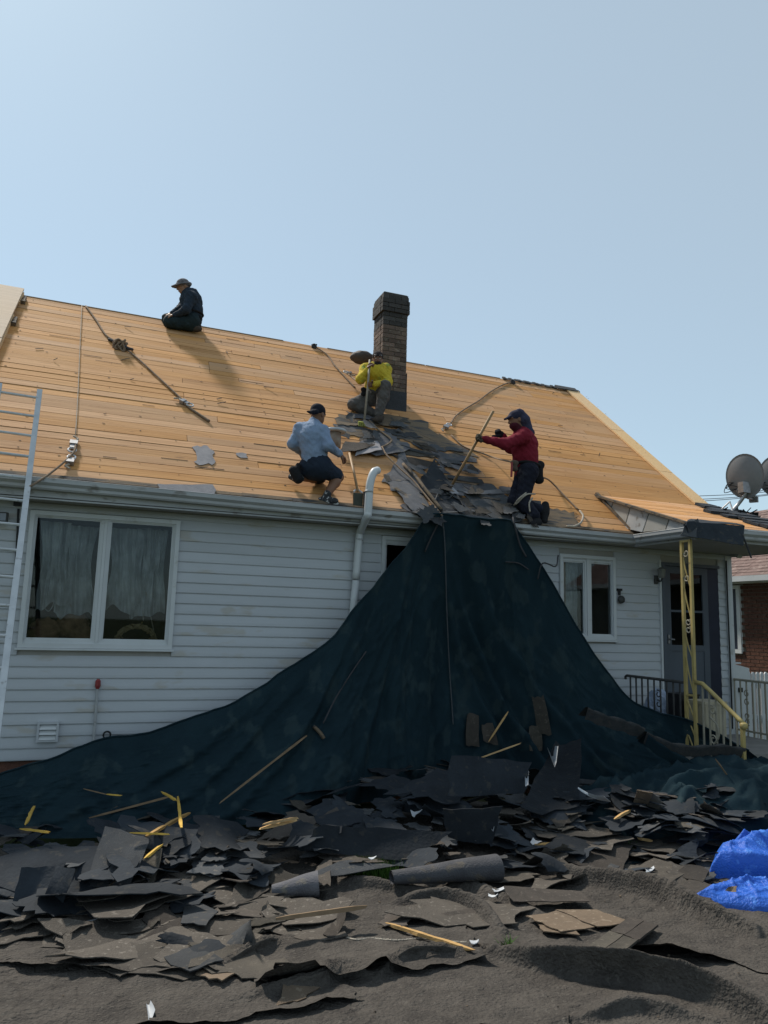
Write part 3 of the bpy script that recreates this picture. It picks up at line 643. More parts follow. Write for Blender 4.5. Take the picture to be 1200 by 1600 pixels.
hb = thing('hose_tap', 'black hose tap on the siding just above the tarp edge', 'tap', (.17,-.05,.42))
c = wall(167,1147); c[1] = -.06
MB().tube([c+.035*np.array([math.cos(t),0,math.sin(t)]) for t in np.linspace(0,6.283,16)], .009, 6, False).build('tap_handle', MT['black'], hb)
MB().tube([(c[0],-.02,c[2]-.04),(c[0],-.06,c[2]-.04),(c[0],-.09,c[2]-.055),(c[0],-.09,c[2]-.10)], .018, 8).build('tap_body', MT['black'], hb)
ec = wall(28,787); tag(MB().box((ec[0]-.035,-.07,ec[2]-.03),(ec[0]+.035,-.02,ec[2]+.03)).build('cable_clamp', MT['black']), 'small black clamp on the siding above the ladder side of the window', 'clamp')
fl = thing('flood_lamp', 'dark flood lamp on the siding left of the large window', 'lamp', at(2,808,-.1))
c = at(2,808,-.1); MB().box((c[0]-.10,-.13,c[2]-.05),(c[0]+.06,-.05,c[2]+.05)).build('lamp_housing', MT['iron'], fl)
MB().box((c[0]-.085,-.134,c[2]-.038),(c[0]+.045,-.1305,c[2]+.038)).build('lens', pm('lamp_lens', (.22,.24,.28), rough=.2), fl); MB().box((c[0]-.04,-.049,c[2]-.02),(c[0]+.0,-.02,c[2]+.02)).build('mount', MT['iron'], fl)
cp = [at(29,795,-.03), at(27,840,-.035), at(24,890,-.032), at(20,935,-.035), at(15,968,-.04), at(11,985,-.05)]
tag(MB().tube(spline(cp,5), .011, 6).build('hanging_cable', MT['cable']), 'black cable hanging down the siding behind the ladder', 'cable')
# ------------------------------------------------------------------ ladder
ld = thing('ladder', 'aluminium extension ladder leaning on the gutter at the left', 'ladder', (-.9,-2.1,-.24))
A_ = at(45,748,-.50); B_ = at(6,1060,-1.72)
dl = (A_-B_)/np.linalg.norm(A_-B_); 
T_ = A_+dl*1.34
u_, v_ = proj(T_)
Fo = B_+dl*((-.2-B_[2])/dl[2])
wd = np.array([-.985,-.02,0.03])
for off in (0, .40):
    o_ = wd*off; mb = MB(); mb.beam(Fo+o_, T_+o_, .026, .052, (1,0,0)); mb.build('rail', MT['alu'], ld)
L_ = np.linalg.norm(T_-Fo); nr = int(L_/.30)
for i in range(nr):
    c = T_-dl*(.135+.30*i)
    if c[2] > -.1: MB().tube([c+wd*.0, c+wd*.40], .0145, 8).build('rung', MT['alu'], ld)
for off in (0,.40): MB().beam(Fo+wd*off-np.array([0,.05,-.02]), Fo+wd*off+np.array([0,.05,.02]), .05, .03).build('foot', MT['black'], ld)
# ------------------------------------------------------------------ satellite dishes
def dish(c, foot, face, label, R=(.27,.34)):
    d = thing('satellite_dish', label, 'satellite dish', foot)
    face = np.asarray(face, float); face = face/np.linalg.norm(face); a = np.cross(face, [0,0,1]); a = a/np.linalg.norm(a); b = np.cross(a, face)
    vs = []; fs = []; nr_, na = 8, 32
    for s_, th in ((0, 0), (1, -.014)):
        for i in range(nr_+1):
            r = i/nr_
            for k_ in range(na):
                t = 6.283*k_/na; vs.append(np.asarray(c)+a*R[0]*r*math.cos(t)+b*R[1]*r*math.sin(t)+face*(.075*(r*r-1)+th))
    for s_ in (0, 1):
        o = s_*(nr_+1)*na
        for i in range(nr_):
            for k_ in range(na): q = (o+i*na+k_, o+(i+1)*na+k_, o+(i+1)*na+(k_+1) % na, o+i*na+(k_+1) % na); fs.append(q)
    o = (nr_+1)*na
    for k_ in range(na): fs.append((nr_*na+k_, o+nr_*na+k_, o+nr_*na+(k_+1) % na, nr_*na+(k_+1) % na))
    mesh('dish', vs, fs, MT['dish'], d, True)
    c = np.asarray(c); m0 = c-face*.10-b*R[1]*.55
    mb = MB(); mb.box(tuple(m0-np.array([.07,.05,.07])), tuple(m0+np.array([.07,.05,.09]))); mb.tube(spline([m0+a*.03, m0-b*.12, m0-b*.05-a*.1, m0+b*.05-a*.06],5), .008, 5); mb.build('back_bracket', MT['steel'], d)
    MB().tube(spline([m0-b*.0, m0-b*.10, (m0-b*.1)*.4+np.asarray(foot)*.6+np.array([.06,0,.04]), np.asarray(foot)],5), .026, 9).build('mast', MT['steel'], d, True)
    e = c-b*R[1]*1.02+face*.42
    MB().tube([m0-b*.08, c-b*R[1]*.98+face*.06, e], .016, 7).build('feed_arm', MT['steel'], d)
    mb = MB(); mb.beam(e-face*.02-a*.06, e-face*.02+a*.06, .07, .09); mb.tube([e, e-face*.09+b*.07], [.03,.045], 9); mb.build('feed_horn', MT['dish'], d)
    f0 = np.asarray(foot); mb = MB(); mb.beam(f0-np.array([.12,.02,.01]), f0+np.array([.12,.02,.01]), .12, .014, cn)
    mb.tube([f0+np.array([.0,-.12,.0]), f0+np.array([.05,0,.22])], .012, 6); mb.tube([f0+np.array([-.12,.1,.03]), f0+np.array([.05,0,.22])], .012, 6); mb.build('foot_plate', MT['steel'], d)
    mb = MB()
    for k_ in range(3): mb.tube(spline([m0-a*(.02+.04*k_), m0-a*(.18+.05*k_)+b*(.06-.05*k_), m0-a*(.26-.02*k_)+b*(.02+.04*k_), m0-a*.14+b*.10],5), .006, 5)
    mb.build('coax_cable', MT['cable'], d)
    return d
yd = -.10
dish(at(1164,744,yd), at(1137,806,yd+.1), (.82,.45,.12), 'whole grey satellite dish on a bent mast at the canopy edge')
dish(at(1213,744,yd+.5), at(1222,805,yd+.5), (.82,.45,.12), 'second grey satellite dish cut off by the right frame edge')
ft = at(1137,806,yd+.1); mb = MB()
for i in range(22):
    q = ft+np.array([random.uniform(-.35,.55), random.uniform(-.2,.15), 0]); q[2] = CZ1+(q[1]-CY1)*cv[2]/cv[1]+.01
    mb.beam(q, q+np.array([random.uniform(-.08,.12), random.uniform(-.1,.1), random.uniform(.0,.09)]), .05, .008)
tag(mb.build('torn_flashing', MT['felt']), 'torn black flashing scraps around the dish foot', 'flashing', kind='stuff')
# power lines
for i, (v0, v1) in enumerate(((768,765),(775,770),(780,772))):
    p0, p1 = at(1020, v0+8-i, 30), at(1300, v1-9-2*i, 27); pts = [p0+(p1-p0)*t-np.array([0,0,.25*math.sin(math.pi*t)]) for t in np.linspace(0,1,14)]
    tag(MB().tube(pts, .022, 5).build('power_line', MT['cable']), ['highest','middle','lowest'][i]+' of the three thin power lines behind the dish', 'power line', 'power lines behind the roof')
# ------------------------------------------------------------------ neighbour
nb = thing('neighbour_house', 'red brick house with a reddish shingle roof beyond the porch', 'house', (15,3,-.3))
MB().box((12.515,-9.0,-.4),(17.5,9,2.80)).build('wall', MT['mortar'], nb)
mb = MB(); zc = -.3; r_ = 0
while zc < 2.66:
    y = -.5-(.11 if r_ % 2 else 0)
    while y < 6.5:
        if not (3.42 < y+.1 < 4.55 and 1.15 < zc < 2.66): j = random.uniform(0,.006); mb.box((12.500-j,y,zc),(12.53,y+.21,zc+.062))
        y += .222
    zc += .075; r_ += 1
tag(mb.build('brickwork', MT['nbrick'], nb), kind='stuff')
nw = MB(); nw.box((12.46,3.45,1.22),(12.53,4.5,1.30)); nw.box((12.46,3.45,2.56),(12.53,4.5,2.63)); nw.box((12.46,3.45,1.301),(12.53,3.54,2.559)); nw.box((12.46,4.42,1.301),(12.53,4.5,2.559)); nw = nw.build('window', MT['white'], nb)
MB().box((12.495,3.541,1.302),(12.505,4.419,2.558)).build('pane', MT['doordark'], nw)
ez, ex = 2.80, 12.22; sl_ = .66
mb = MB(); mb.hexa([(ex,-9.3,ez-.02),(17.6-2.6,-9.3,ez+sl_*2.78-.02),(15,9.3,ez+sl_*2.78-.02),(ex,9.3,ez-.02),(ex,-9.3,ez),(15,-9.3,ez+sl_*2.78),(15,9.3,ez+sl_*2.78),(ex,9.3,ez)])
mb.add([(15,-9.3,ez+sl_*2.78),(18,-9.3,ez),(18,9.3,ez),(15,9.3,ez+sl_*2.78)],[(0,1,2,3)]); mb.build('roof', MT['nroof'], nb)
mb = MB(); nx_ = int(2.78/.115)
for i in range(nx_):
    x0_ = ex-.02+i*.115; y = -4+random.uniform(0,.2)
    while y < 9.2:
        w = random.uniform(.2,.34); h = random.uniform(.006,.02)
        P = lambda x, hh: (x, ez+sl_*(x-ex)+hh)
        (xa, za), (xb, zb) = P(x0_, h+.006), P(x0_+.125, .003)
        mb.add([(xa,y,za),(xa,y+w-.006,za),(xb,y+w-.006,zb),(xb,y,zb),(xa,y,za-.02),(xa,y+w-.006,za-.02)], [(0,1,2,3),(0,4,5,1)]); y += w
tag(mb.build('roof_shingles', MT['nroof'], nb), kind='stuff')
mb = MB(); mb.box((ex-.12,-9.3,ez-.12),(ex-.01,9.3,ez-.01)); mb.box((ex-.009,-9.3,ez-.14),(12.50,9.3,ez-.125)); mb.build('eave_gutter', MT['white'], nb)
# picket fence
pf = thing('picket_fence', 'white vinyl picket fence between the two houses', 'fence', (10.5,.9,-.3))
fy = .95; ftop = at(1160,1050,fy)[2]
xp = at(1148,1050,fy)[0]
for i in range(36):
    x = xp+.092*i
    if x > 12.3: break
    MB().add([(x,fy,-.4),(x+.062,fy,-.4),(x+.062,fy,ftop-.03),(x+.045,fy,ftop),(x+.017,fy,ftop),(x,fy,ftop-.03),(x,fy+.022,-.4),(x+.062,fy+.022,-.4),(x+.062,fy+.022,ftop-.03),(x+.045,fy+.022,ftop),(x+.017,fy+.022,ftop),(x,fy+.022,ftop-.03)],
        [(0,1,2,3,4,5),(11,10,9,8,7,6)]+[(j,(j+1) % 6,(j+1) % 6+6,j+6) for j in range(6)]).build('picket', MT['fence'], pf)
for z in (ftop-.2, ftop-.75): MB().box((xp-.5,fy+.024,z),(12.4,fy+.06,z+.07)).build('fence_rail', MT['fence'], pf)
gx0, gx1 = at(1143,1040,fy-.05)[0], at(1165,1040,fy-.05)[0]
gt_ = thing('gate_post', 'wide white gate panel beside the house corner at the fence', 'gate', (gx0,fy-.1,-.3))
MB().hexa([(gx0,fy-.12,-.4),(gx1,fy-.12,-.4),(gx1,fy-.06,-.4),(gx0,fy-.06,-.4),(gx0,fy-.12,ftop+.13),(gx1,fy-.12,ftop+.07),(gx1,fy-.06,ftop+.07),(gx0,fy-.06,ftop+.13)]).build('panel', MT['fence'], gt_)
MB().box((gx0-.02,fy-.13,ftop+.135),(gx0+.12,fy-.05,ftop+.16)).build('cap', MT['fence'], gt_)
c = at(1157,1078,fy-.14); MB().box(tuple(c-np.array([.03,.02,.035])), tuple(c+np.array([.03,.015,.035]))).build('latch', MT['black'], gt_)
# ------------------------------------------------------------------ people: smooth-blended solid bodies
def surfnet(F, org, h):
    s = F < 0; nx, ny, nz = F.shape
    c = [s[dx:nx-1+dx, dy:ny-1+dy, dz:nz-1+dz] for dx in (0,1) for dy in (0,1) for dz in (0,1)]
    al = c[0].copy(); an = c[0].copy()
    for q in c[1:]: al &= q; an |= q
    msk = an & ~al; idx = -np.ones(msk.shape, int); cells = np.argwhere(msk); idx[msk] = np.arange(len(cells))
    acc = np.zeros((len(cells), 3)); cnt = np.zeros(len(cells))
    corner = [(dx,dy,dz) for dx in (0,1) for dy in (0,1) for dz in (0,1)]
    val = {k_: F[cells[:,0]+k_[0], cells[:,1]+k_[1], cells[:,2]+k_[2]] for k_ in corner}
    for a in corner:
        for ax in range(3):
            if a[ax] == 0:
                b = list(a); b[ax] = 1; b = tuple(b); va, vb = val[a], val[b]; cr = (va < 0) != (vb < 0)
                t = np.where(cr, va/np.where(va-vb == 0, 1, va-vb), 0)
                p = np.tile(np.array(a, float), (len(cells), 1)); p[:, ax] += t
                acc += p*cr[:, None]; cnt += cr
    V = (cells+acc/cnt[:, None])*h+org
    Q = []
    for ax in range(3):
        o1, o2 = (ax+1) % 3, (ax+2) % 3
        sl0 = [slice(None)]*3; sl1 = [slice(None)]*3; sl0[ax] = slice(0, -1); sl1[ax] = slice(1, None)
        d = s[tuple(sl0)] != s[tuple(sl1)]; e = np.argwhere(d)
        e = e[(e[:, o1] > 0) & (e[:, o2] > 0) & (e[:, o1] < F.shape[o1]-1) & (e[:, o2] < F.shape[o2]-1)]
        fl = s[tuple(sl0)][e[:,0], e[:,1], e[:,2]]
        def g(a, b):
            q = e.copy(); q[:, o1] -= a; q[:, o2] -= b; return idx[q[:,0], q[:,1], q[:,2]]
        f = np.stack([g(1,1), g(0,1), g(0,0), g(1,0)], 1); f[~fl] = f[~fl][:, ::-1]; Q.append(f)
    Q = np.concatenate(Q); return V, Q[(Q >= 0).all(1)]
def solid(name, prims, mat, parent, h=.009, k=.03, fold=0.0, ff=28, seed=0):
    """one continuous smooth surface round tapered limbs ('c', a, b, ra, rb) and ellipsoids ('e', centre, radii, axes)"""
    lo = np.full(3, 1e9); hi = -lo
    for p in prims:
        pts = [p[1], p[2]] if p[0] == 'c' else [p[1]]; r = max(p[3], p[4]) if p[0] == 'c' else max(p[2])
        for q in pts: lo = np.minimum(lo, q-r); hi = np.maximum(hi, q+r)
    lo = lo-.05; hi = hi+.05; n = np.ceil((hi-lo)/h).astype(int)+1
    F = np.full(tuple(n), .5); ax = [lo[i]+h*np.arange(n[i]) for i in range(3)]
    for p in prims:
        kk = p[5] if p[0] == 'c' and len(p) > 5 else (p[4] if p[0] == 'e' and len(p) > 4 else k)
        pts = np.array([p[1], p[2]] if p[0] == 'c' else [p[1]]); r = (max(p[3], p[4]) if p[0] == 'c' else max(p[2]))+kk+.03
        a = np.maximum(0, np.floor((pts.min(0)-r-lo)/h).astype(int)); b = np.minimum(n, np.ceil((pts.max(0)+r-lo)/h).astype(int)+1)
        X = np.stack(np.meshgrid(*[ax[i][a[i]:b[i]] for i in range(3)], indexing='ij'), -1)
        if p[0] == 'c':
            d = p[2]-p[1]; t = np.clip(((X-p[1])@d)/(d@d+1e-9), 0, 1); D = np.linalg.norm(X-p[1]-t[..., None]*d, axis=-1)-(p[3]+(p[4]-p[3])*t)
        else:
            q = X-p[1]; q = q@np.asarray(p[3]).T if p[3] is not None else q
            rr = np.asarray(p[2]); k0 = np.linalg.norm(q/rr, axis=-1); k1 = np.linalg.norm(q/rr**2, axis=-1); D = k0*(k0-1)/(k1+1e-9)
        sub = F[a[0]:b[0], a[1]:b[1], a[2]:b[2]]
        hh = np.clip(.5+.5*(sub-D)/kk, 0, 1); F[a[0]:b[0], a[1]:b[1], a[2]:b[2]] = sub*(1-hh)+D*hh-kk*hh*(1-hh)
    if fold:
        X = np.stack(np.meshgrid(*ax, indexing='ij'), -1)
        F = F+fold*(vnoise(X*np.array([1,1,1.7]), ff, seed)+.5*vnoise(X, ff*2.1, seed+4))
    V, Q = surfnet(F, lo, h)
    return mesh(name, V, Q, mat, parent, True)
def nrm(v): v = np.asarray(v, float); return v/np.linalg.norm(v)
def basis(f, up=(0,0,1)):
    f = nrm(f); r = nrm(np.cross(f, up)); return f, r, np.cross(r, f)
def head(c, f, up=(0,0,1), s=1.0):
    """prims of a head with brow, nose, lips, chin, ears; f = where it looks"""
    f, r, u = basis(f, up); A_ = np.array([r, f, u]); c = np.asarray(c)
    P = lambda a, b, d: c+s*(r*a+f*b+u*d)
    pr = [('e', P(0,-.012,.028), s*np.array([.075,.095,.088]), A_, .03), ('e', P(0,.02,-.03), s*np.array([.062,.072,.080]), A_, .03),
          ('e', P(0,.05,-.085), s*np.array([.034,.034,.026]), A_, .025),
          ('c', P(0,.088,.010), P(0,.110,-.028), s*.011, s*.016, .012), ('c', P(-.016,.098,-.032), P(.016,.098,-.032), s*.008, s*.008, .01),
          ('c', P(-.045,.076,.026), P(.045,.076,.026), s*.014, s*.014, .02),
          ('c', P(-.022,.086,-.058), P(.022,.086,-.058), s*.010, s*.010, .012),
          ('e', P(.076,-.012,-.012), s*np.array([.010,.022,.034]), A_, .008), ('e', P(-.076,-.012,-.012), s*np.array([.010,.022,.034]), A_, .008)]
    return pr, P, A_
def hand(w, d, pn, curl=.5, side=1, s=1.0, fat=1.0):
    """palm, four fingers of unequal length and a thumb; w wrist, d pointing direction, pn the side the fingers close to"""
    d, pn = nrm(d), np.asarray(pn, float); pn = nrm(pn-d*(pn@d)); r = np.cross(d, pn)*side; w = np.asarray(w)
    pr = [('c', w, w+d*.03*s, .026*fat*s, .028*fat*s, .02)]
    for i, L in enumerate((.90, 1.0, .94, .76)):
        off = (i-1.5)*.021*s; k0 = w+d*(.092-.004*abs(i-1.2))*s+r*off
        pr.append(('c', w+d*.02*s+r*off*.6, k0, .0165*fat*s, .0135*fat*s, .012))
        p = k0; a = curl*.8
        for seg, rr in ((.040,.0112),(.027,.0100),(.021,.0088)):
            dd = d*math.cos(a)+pn*math.sin(a); q = p+dd*seg*L*s; pr.append(('c', p, q, rr*fat*s, rr*.93*fat*s, .004)); p = q; a += curl*.9
    t0 = w+d*.028*s+r*(-.026*s)+pn*.006*s; t1 = t0+(d*.5-r*.75+pn*.35*(1+curl))*.040*s; t2 = t1+(d*.8-r*.15+pn*(.3+.5*curl))*.034*s; t3 = t2+(d*.75+r*.1*curl+pn*(.2+.7*curl))*.024*s
    pr += [('c', t0, t1, .017*fat*s, .0135*fat*s, .012), ('c', t1, t2, .0125*fat*s, .0115*fat*s, .005), ('c', t2, t3, .0112*fat*s, .0095*fat*s, .004)]
    return pr
def grow(prims, d): return [(p[0], p[1], p[2], p[3]+d, p[4]+d)+tuple(p[5:]) if p[0] == 'c' else (p[0], p[1], np.asarray(p[2])+d, p[3])+tuple(p[4:]) for p in prims]
def limb(a, b, c, r0, r1, r2, r3): return [('c', a, b, r0, r1), ('c', b, c, r1, r2 if r2 else r1), ] if r3 is None else [('c', a, b, r0, r1), ('c', b, b+(c-b)*.35, r1*.95, r2), ('c', b+(c-b)*.35, c, r2, r3)]
def shoe(ankle, toe, heel_back, s=1.0):
    ankle, toe, hb = map(np.asarray, (ankle, toe, heel_back)); m = (toe+hb)/2
    return [('c', hb, m, .040*s, .044*s, .03), ('c', m, toe, .045*s, .036*s, .03), ('c', ankle, hb*.5+m*.5, .044*s, .045*s, .03)]
SK = {'brown': pm('brown_skin', (.20,.105,.065), (.16,.08,.05), 8, .55), 'tan': pm('tan_skin', (.30,.165,.105), (.25,.13,.08), 8, .55)}
CLM = {}
def cl(name, c1, c2, **k_):
    if name not in CLM: CLM[name] = pm(name, c1, c2, k_.pop('scale', 9), .9, .5, 90, spec=.15, **k_)
    return CLM[name]
def J(u, v, y): return at(u, v, y)
# ---- the man in the blue grey shirt at the eave (back to the viewer)
def person(label, loc): return thing('person', label, 'person', loc)
P2 = person('man in a light blue long sleeved shirt and dark shorts squatting at the gutter', rp(2.3, .1))
pel, wai, che = J(494,727,-.18), J(491,706,-.17), J(488,684,-.15)
shL, shR, nek = J(470,671,-.08), J(503,675,-.24), J(491,661,-.13)
hc = J(497,648,-.12)
hp, Ph, Ah = head(hc, (.75,.62,-.12))
elR, wrR = J(514,697,-.36), J(530,709,-.24)
elL, wrL = J(458,694,-.06), J(472,708,.06)
hipL, hipR = J(484,731,-.12), J(503,731,-.24)
knR, anR = J(529,745,-.14), J(512,771,-.27)
knL, anL = J(501,747,.02), J(468,746,-.12)
hR = hand(wrR, J(537,714,-.20)-wrR, (0,.6,-.8), .6, 1); hL = hand(wrL, J(478,710,.1)-wrL, (0,.3,-1), .6, -1)
torso = [('c', pel, wai, .135, .125, .06), ('c', wai, che, .13, .15, .06), ('c', che, che*.4+nek*.6, .14, .09, .06), ('c', shL, shR, .072, .072, .05)]
armR = limb(shR, elR, wrR, .060, .047, .042, .028); armL = limb(shL, elL, wrL, .060, .047, .042, .028)
legR = limb(hipR, knR, anR, .095, .062, .062, .042); legL = limb(hipL, knL, anL, .095, .062, .060, .042)
neck = [('c', nek, hc-np.array([0,0,.06]), .055, .052, .03)]
solid('body', torso+armR+armL+legR+legL+neck+hp+hR+hL, SK['brown'], P2, .008, .025)
shirt = grow(torso, .014)+[('c', shR, elR, .078, .062), ('c', elR, wrR, .060, .042), ('c', shL, elL, .078, .062), ('c', elL, wrL, .060, .042), ('c', nek-np.array([0,0,.02]), nek+np.array([.0,.01,.02]), .068, .062, .03)]
solid('shirt', shirt, cl('light_blue_shirt', (.23,.30,.42), (.19,.25,.36), c3=(.27,.33,.44), s3=4), P2, .009, .04, .006, 24, 1)
solid('shorts', [('c', pel+np.array([0,0,.02]), pel-np.array([0,0,.03]), .155, .15, .05), ('c', hipR, hipR*.2+knR*.8, .118, .092, .05), ('c', hipL, hipL*.2+knL*.8, .118, .092, .05), ('c', hipL, hipR, .125, .125, .05)], cl('navy_shorts', (.022,.032,.05), (.016,.024,.04)), P2, .009, .04, .004, 26, 3)
f, r, u = basis((.75,.62,-.05))
cap = [('e', Ph(0,-.012,.045), np.array([.086,.104,.088]), Ah, .02)]
solid('cap', cap+[('c', Ph(-.04,-.10,-.005), Ph(-.05,-.15,-.012), .022, .01, .02), ('c', Ph(.04,-.10,-.005), Ph(.0,-.105,-.01), .03, .03, .02)], cl('black_cap', (.018,.02,.03), (.012,.013,.02)), P2, .008, .02)
dS = nrm(J(529,781,-.30)-J(499,781,-.22))
solid('shoe', shoe(anR, J(524,783,-.31), J(501,782,-.22)), cl('dark_trainer', (.05,.055,.06), (.03,.03,.035), c3=(.5,.5,.5), s3=30, t3=.6), P2, .007, .02)
solid('sole', [('c', J(498,787,-.22), J(512,788,-.27), .020, .022, .02), ('c', J(512,788,-.27), J(527,787,-.32), .022, .016, .02)], cl('white_sole', (.55,.56,.56), (.45,.46,.46)), P2, .006, .02)
solid('shoe', shoe(anL, J(455,745,-.05), J(470,748,-.14)), CLM['dark_trainer'], P2, .007, .02)
solid('knee_pouch', [('c', J(458,735,-.22), J(466,748,-.22), .05, .06), ('c', J(466,727,-.2), J(462,740,-.22), .03, .05)], cl('black_pouch', (.02,.02,.022), (.014,.014,.016)), P2, .009, .02)
# ---- the man in red on the right
P4 = person('man in a red hooded top and dark cap kneeling and holding a long pole', rp(5.0, .2))
pel, wai, che = J(823,735,-.12), J(821,713,-.12), J(819,694,-.11)
shN, shF, nek = J(819,682,-.28), J(817,680,.06), J(814,672,-.11)
hc = J(806,656,-.12); hp, Ph, Ah = head(hc, (-.93,.05,-.22))
elN, wrN = J(788,694,-.31), J(757,686,-.25); elF, wrF = J(797,701,.10), J(785,681,.02)
hipN, hipF = J(826,737,-.22), J(820,735,-.02)
knN, anN = J(816,785,-.20), J(836,806,-.33); knF, anF = J(804,783,-.04), J(843,796,-.20)
pole_top, pole_bot = J(771,642,-.385), onroof(704,762,.03)
gp_ = J(748,685,-.225)
hN = hand(wrN, gp_-wrN+np.array([0,0,.0]), (.2,-1,.1), 1.35, 1, 1.0, 1.12); hF = hand(wrF, J(779,672,.0)-wrF, (-.8,0,.4), 1.5, -1, 1.0, 1.25)
torso = [('c', pel, wai, .135, .13, .06), ('c', wai, che, .135, .15, .06), ('c', che, che*.4+nek*.6, .145, .10, .06), ('c', shN, shF, .075, .075, .05)]
armN = limb(shN, elN, wrN, .062, .047, .043, .030); armF = limb(shF, elF, wrF, .062, .047, .043, .030)
legN = limb(hipN, knN, anN, .095, .064, .062, .045); legF = limb(hipF, knF, anF, .095, .064, .062, .045)
neck = [('c', nek, hc-np.array([-.01,0,.06]), .058, .055, .03)]
solid('body', torso+armN+armF+legN+legF+neck+hp+hN+hF, SK['brown'], P4, .008, .025)
solid('sweatshirt', grow(torso, .022)+[('c', shN, elN, .088, .068), ('c', elN, wrN, .066, .046), ('c', shF, elF, .088, .068), ('c', elF, wrF, .066, .046)], cl('red_sweatshirt', (.21,.018,.034), (.16,.013,.026), c3=(.24,.05,.06), s3=3, t3=.66), P4, .009, .04, .007, 22, 2)
solid('trousers', [('c', pel+np.array([0,0,.03]), pel-np.array([0,0,.02]), .15, .145, .05)]+grow(legN, .022)+grow(legF, .022)+[('c', hipN, hipF, .125, .125, .05)], cl('dark_jeans', (.018,.02,.032), (.012,.013,.022), c3=(.04,.042,.055), s3=5, t3=.6), P4, .009, .035, .006, 26, 5)
solid('cap', [('e', Ph(0,-.01,.045), np.array([.088,.106,.086]), Ah, .02), ('c', Ph(-.04,.09,.045), Ph(-.03,.15,.028), .018, .010, .02), ('c', Ph(.04,.09,.045), Ph(.03,.15,.028), .018, .010, .02), ('c', Ph(0,.09,.05), Ph(0,.165,.030), .02, .010, .02)], cl('navy_cap', (.035,.035,.06), (.025,.025,.045)), P4, .007, .02)
solid('neck_cape', [('c', Ph(0,-.07,.07), Ph(0,-.10,-.02), .075, .085, .04), ('c', Ph(.03,-.10,-.02), J(827,676,-.16), .075, .07, .04), ('c', Ph(-.03,-.10,-.02), J(825,674,-.02), .075, .07, .04), ('c', Ph(.06,-.02,-.02), Ph(.06,-.05,-.10), .035, .045, .04)], cl('navy_cape', (.05,.05,.085), (.036,.036,.065)), P4, .009, .03, .005, 26, 7)
solid('face_cover', [('e', Ph(0,.045,-.072), np.array([.066,.062,.052]), Ah, .02), ('c', Ph(0,.02,-.09), Ph(0,-.01,-.15), .062, .068, .03)], cl('maroon_face_cover', (.07,.012,.022), (.05,.01,.017)), P4, .007, .02)
solid('glove', grow(hF, .004), cl('black_glove', (.015,.016,.018), (.01,.01,.012)), P4, .006, .012)
solid('glove', grow(hN, .003), cl('brown_glove', (.075,.058,.04), (.05,.04,.028)), P4, .006, .012)
solid('boot', shoe(anF+np.array([.02,0,0]), J(850,814,-.27), J(852,789,-.20), 1.25), CLM['black_pouch'], P4, .008, .02)
solid('boot', shoe(anN, J(832,819,-.40), J(842,816,-.32), 1.1), CLM['black_pouch'], P4, .008, .02)
mb = MB(); A_ = pel+np.array([0,0,.07])
mb.tube([A_+np.array([.165*math.cos(t), .165*math.sin(t), .012*math.sin(t*2)]) for t in np.linspace(0,6.283,28)], .022, 7, False); mb.build('tool_belt', CLM['black_pouch'], P4, True)
def pouch(c, w, d_, h_): return [('c', c+np.array([-w/2,0,h_/2]), c+np.array([w/2,0,h_/2]), d_, d_), ('c', c+np.array([-w/2*.8,0,-h_/2]), c+np.array([w/2*.8,0,-h_/2]), d_*.9, d_*.9), ('c', c+np.array([0,0,h_/2]), c-np.array([0,0,h_/2]), d_, d_)]
solid('tool_pouch', pouch(J(842,738,-.18), .05, .055, .20), CLM['black_pouch'], P4, .009, .02); solid('tool_pouch', pouch(J(804,728,-.22), .05, .032, .08), cl('tan_pouch', (.12,.09,.07), (.08,.06,.05)), P4, .008, .02)
mb = MB(); mb.tube([J(799,745,-.27), J(800,722,-.26)], .014, 7); mb.build('hammer_handle', MT['red'], P4)
mb = MB()
for a, b, c in ((J(822,770,-.31), J(810,780,-.30), J(803,790,-.16)), (J(836,772,-.2), J(822,773,-.33), J(806,788,-.25)), (J(832,778,-.28), J(827,786,-.34), J(828,800,-.36))): mb.tube(spline([a,b,c],5), .011, 6)
mb.build('leg_rope', MT['ropepale'], P4, True)
# ---- the man in yellow by the chimney
P3 = person('man in a yellow top crouching against the chimney with a fork', rp(3.4, 2.6))
pel, wai, che = J(584,618,1.83), J(586,600,1.78), J(588,584,1.72)
shR, shL, nek = J(571,577,1.68), J(603,577,1.76), J(588,571,1.70)
hc = J(590,562,1.66); hp, Ph, Ah = head(hc, (-.28,-.92,-.2))
elR, wrR = J(563,593,1.52), J(574,578,1.43); elL, wrL = J(606,598,1.55), J(584,601,1.42)
hipR, hipL = J(576,622,1.76), J(596,620,1.85)
knR, anR = J(552,632,1.72), J(584,646,1.72); knL, anL = J(602,603,1.45), J(592,647,1.50)
hR = hand(wrR, J(578,570,1.42)-wrR, (.7,-.5,0), 1.2, 1); hL = hand(wrL, J(574,601,1.40)-wrL, (0,-.8,-.3), 1.2, -1)
torso = [('c', pel, wai, .13, .12, .06), ('c', wai, che, .125, .14, .06), ('c', che, che*.4+nek*.6, .135, .09, .06), ('c', shR, shL, .07, .07, .05)]
aR = limb(shR, elR, wrR, .058, .045, .042, .028); aL = limb(shL, elL, wrL, .058, .045, .042, .028)
lR = limb(hipR, knR, anR, .095, .064, .062, .045); lL = limb(hipL, knL, anL, .095, .064, .062, .045)
neck = [('c', nek, hc-np.array([0,0,.06]), .055, .052, .03)]
solid('body', torso+aR+aL+lR+lL+neck+hp+hR+hL, SK['brown'], P3, .008, .025)
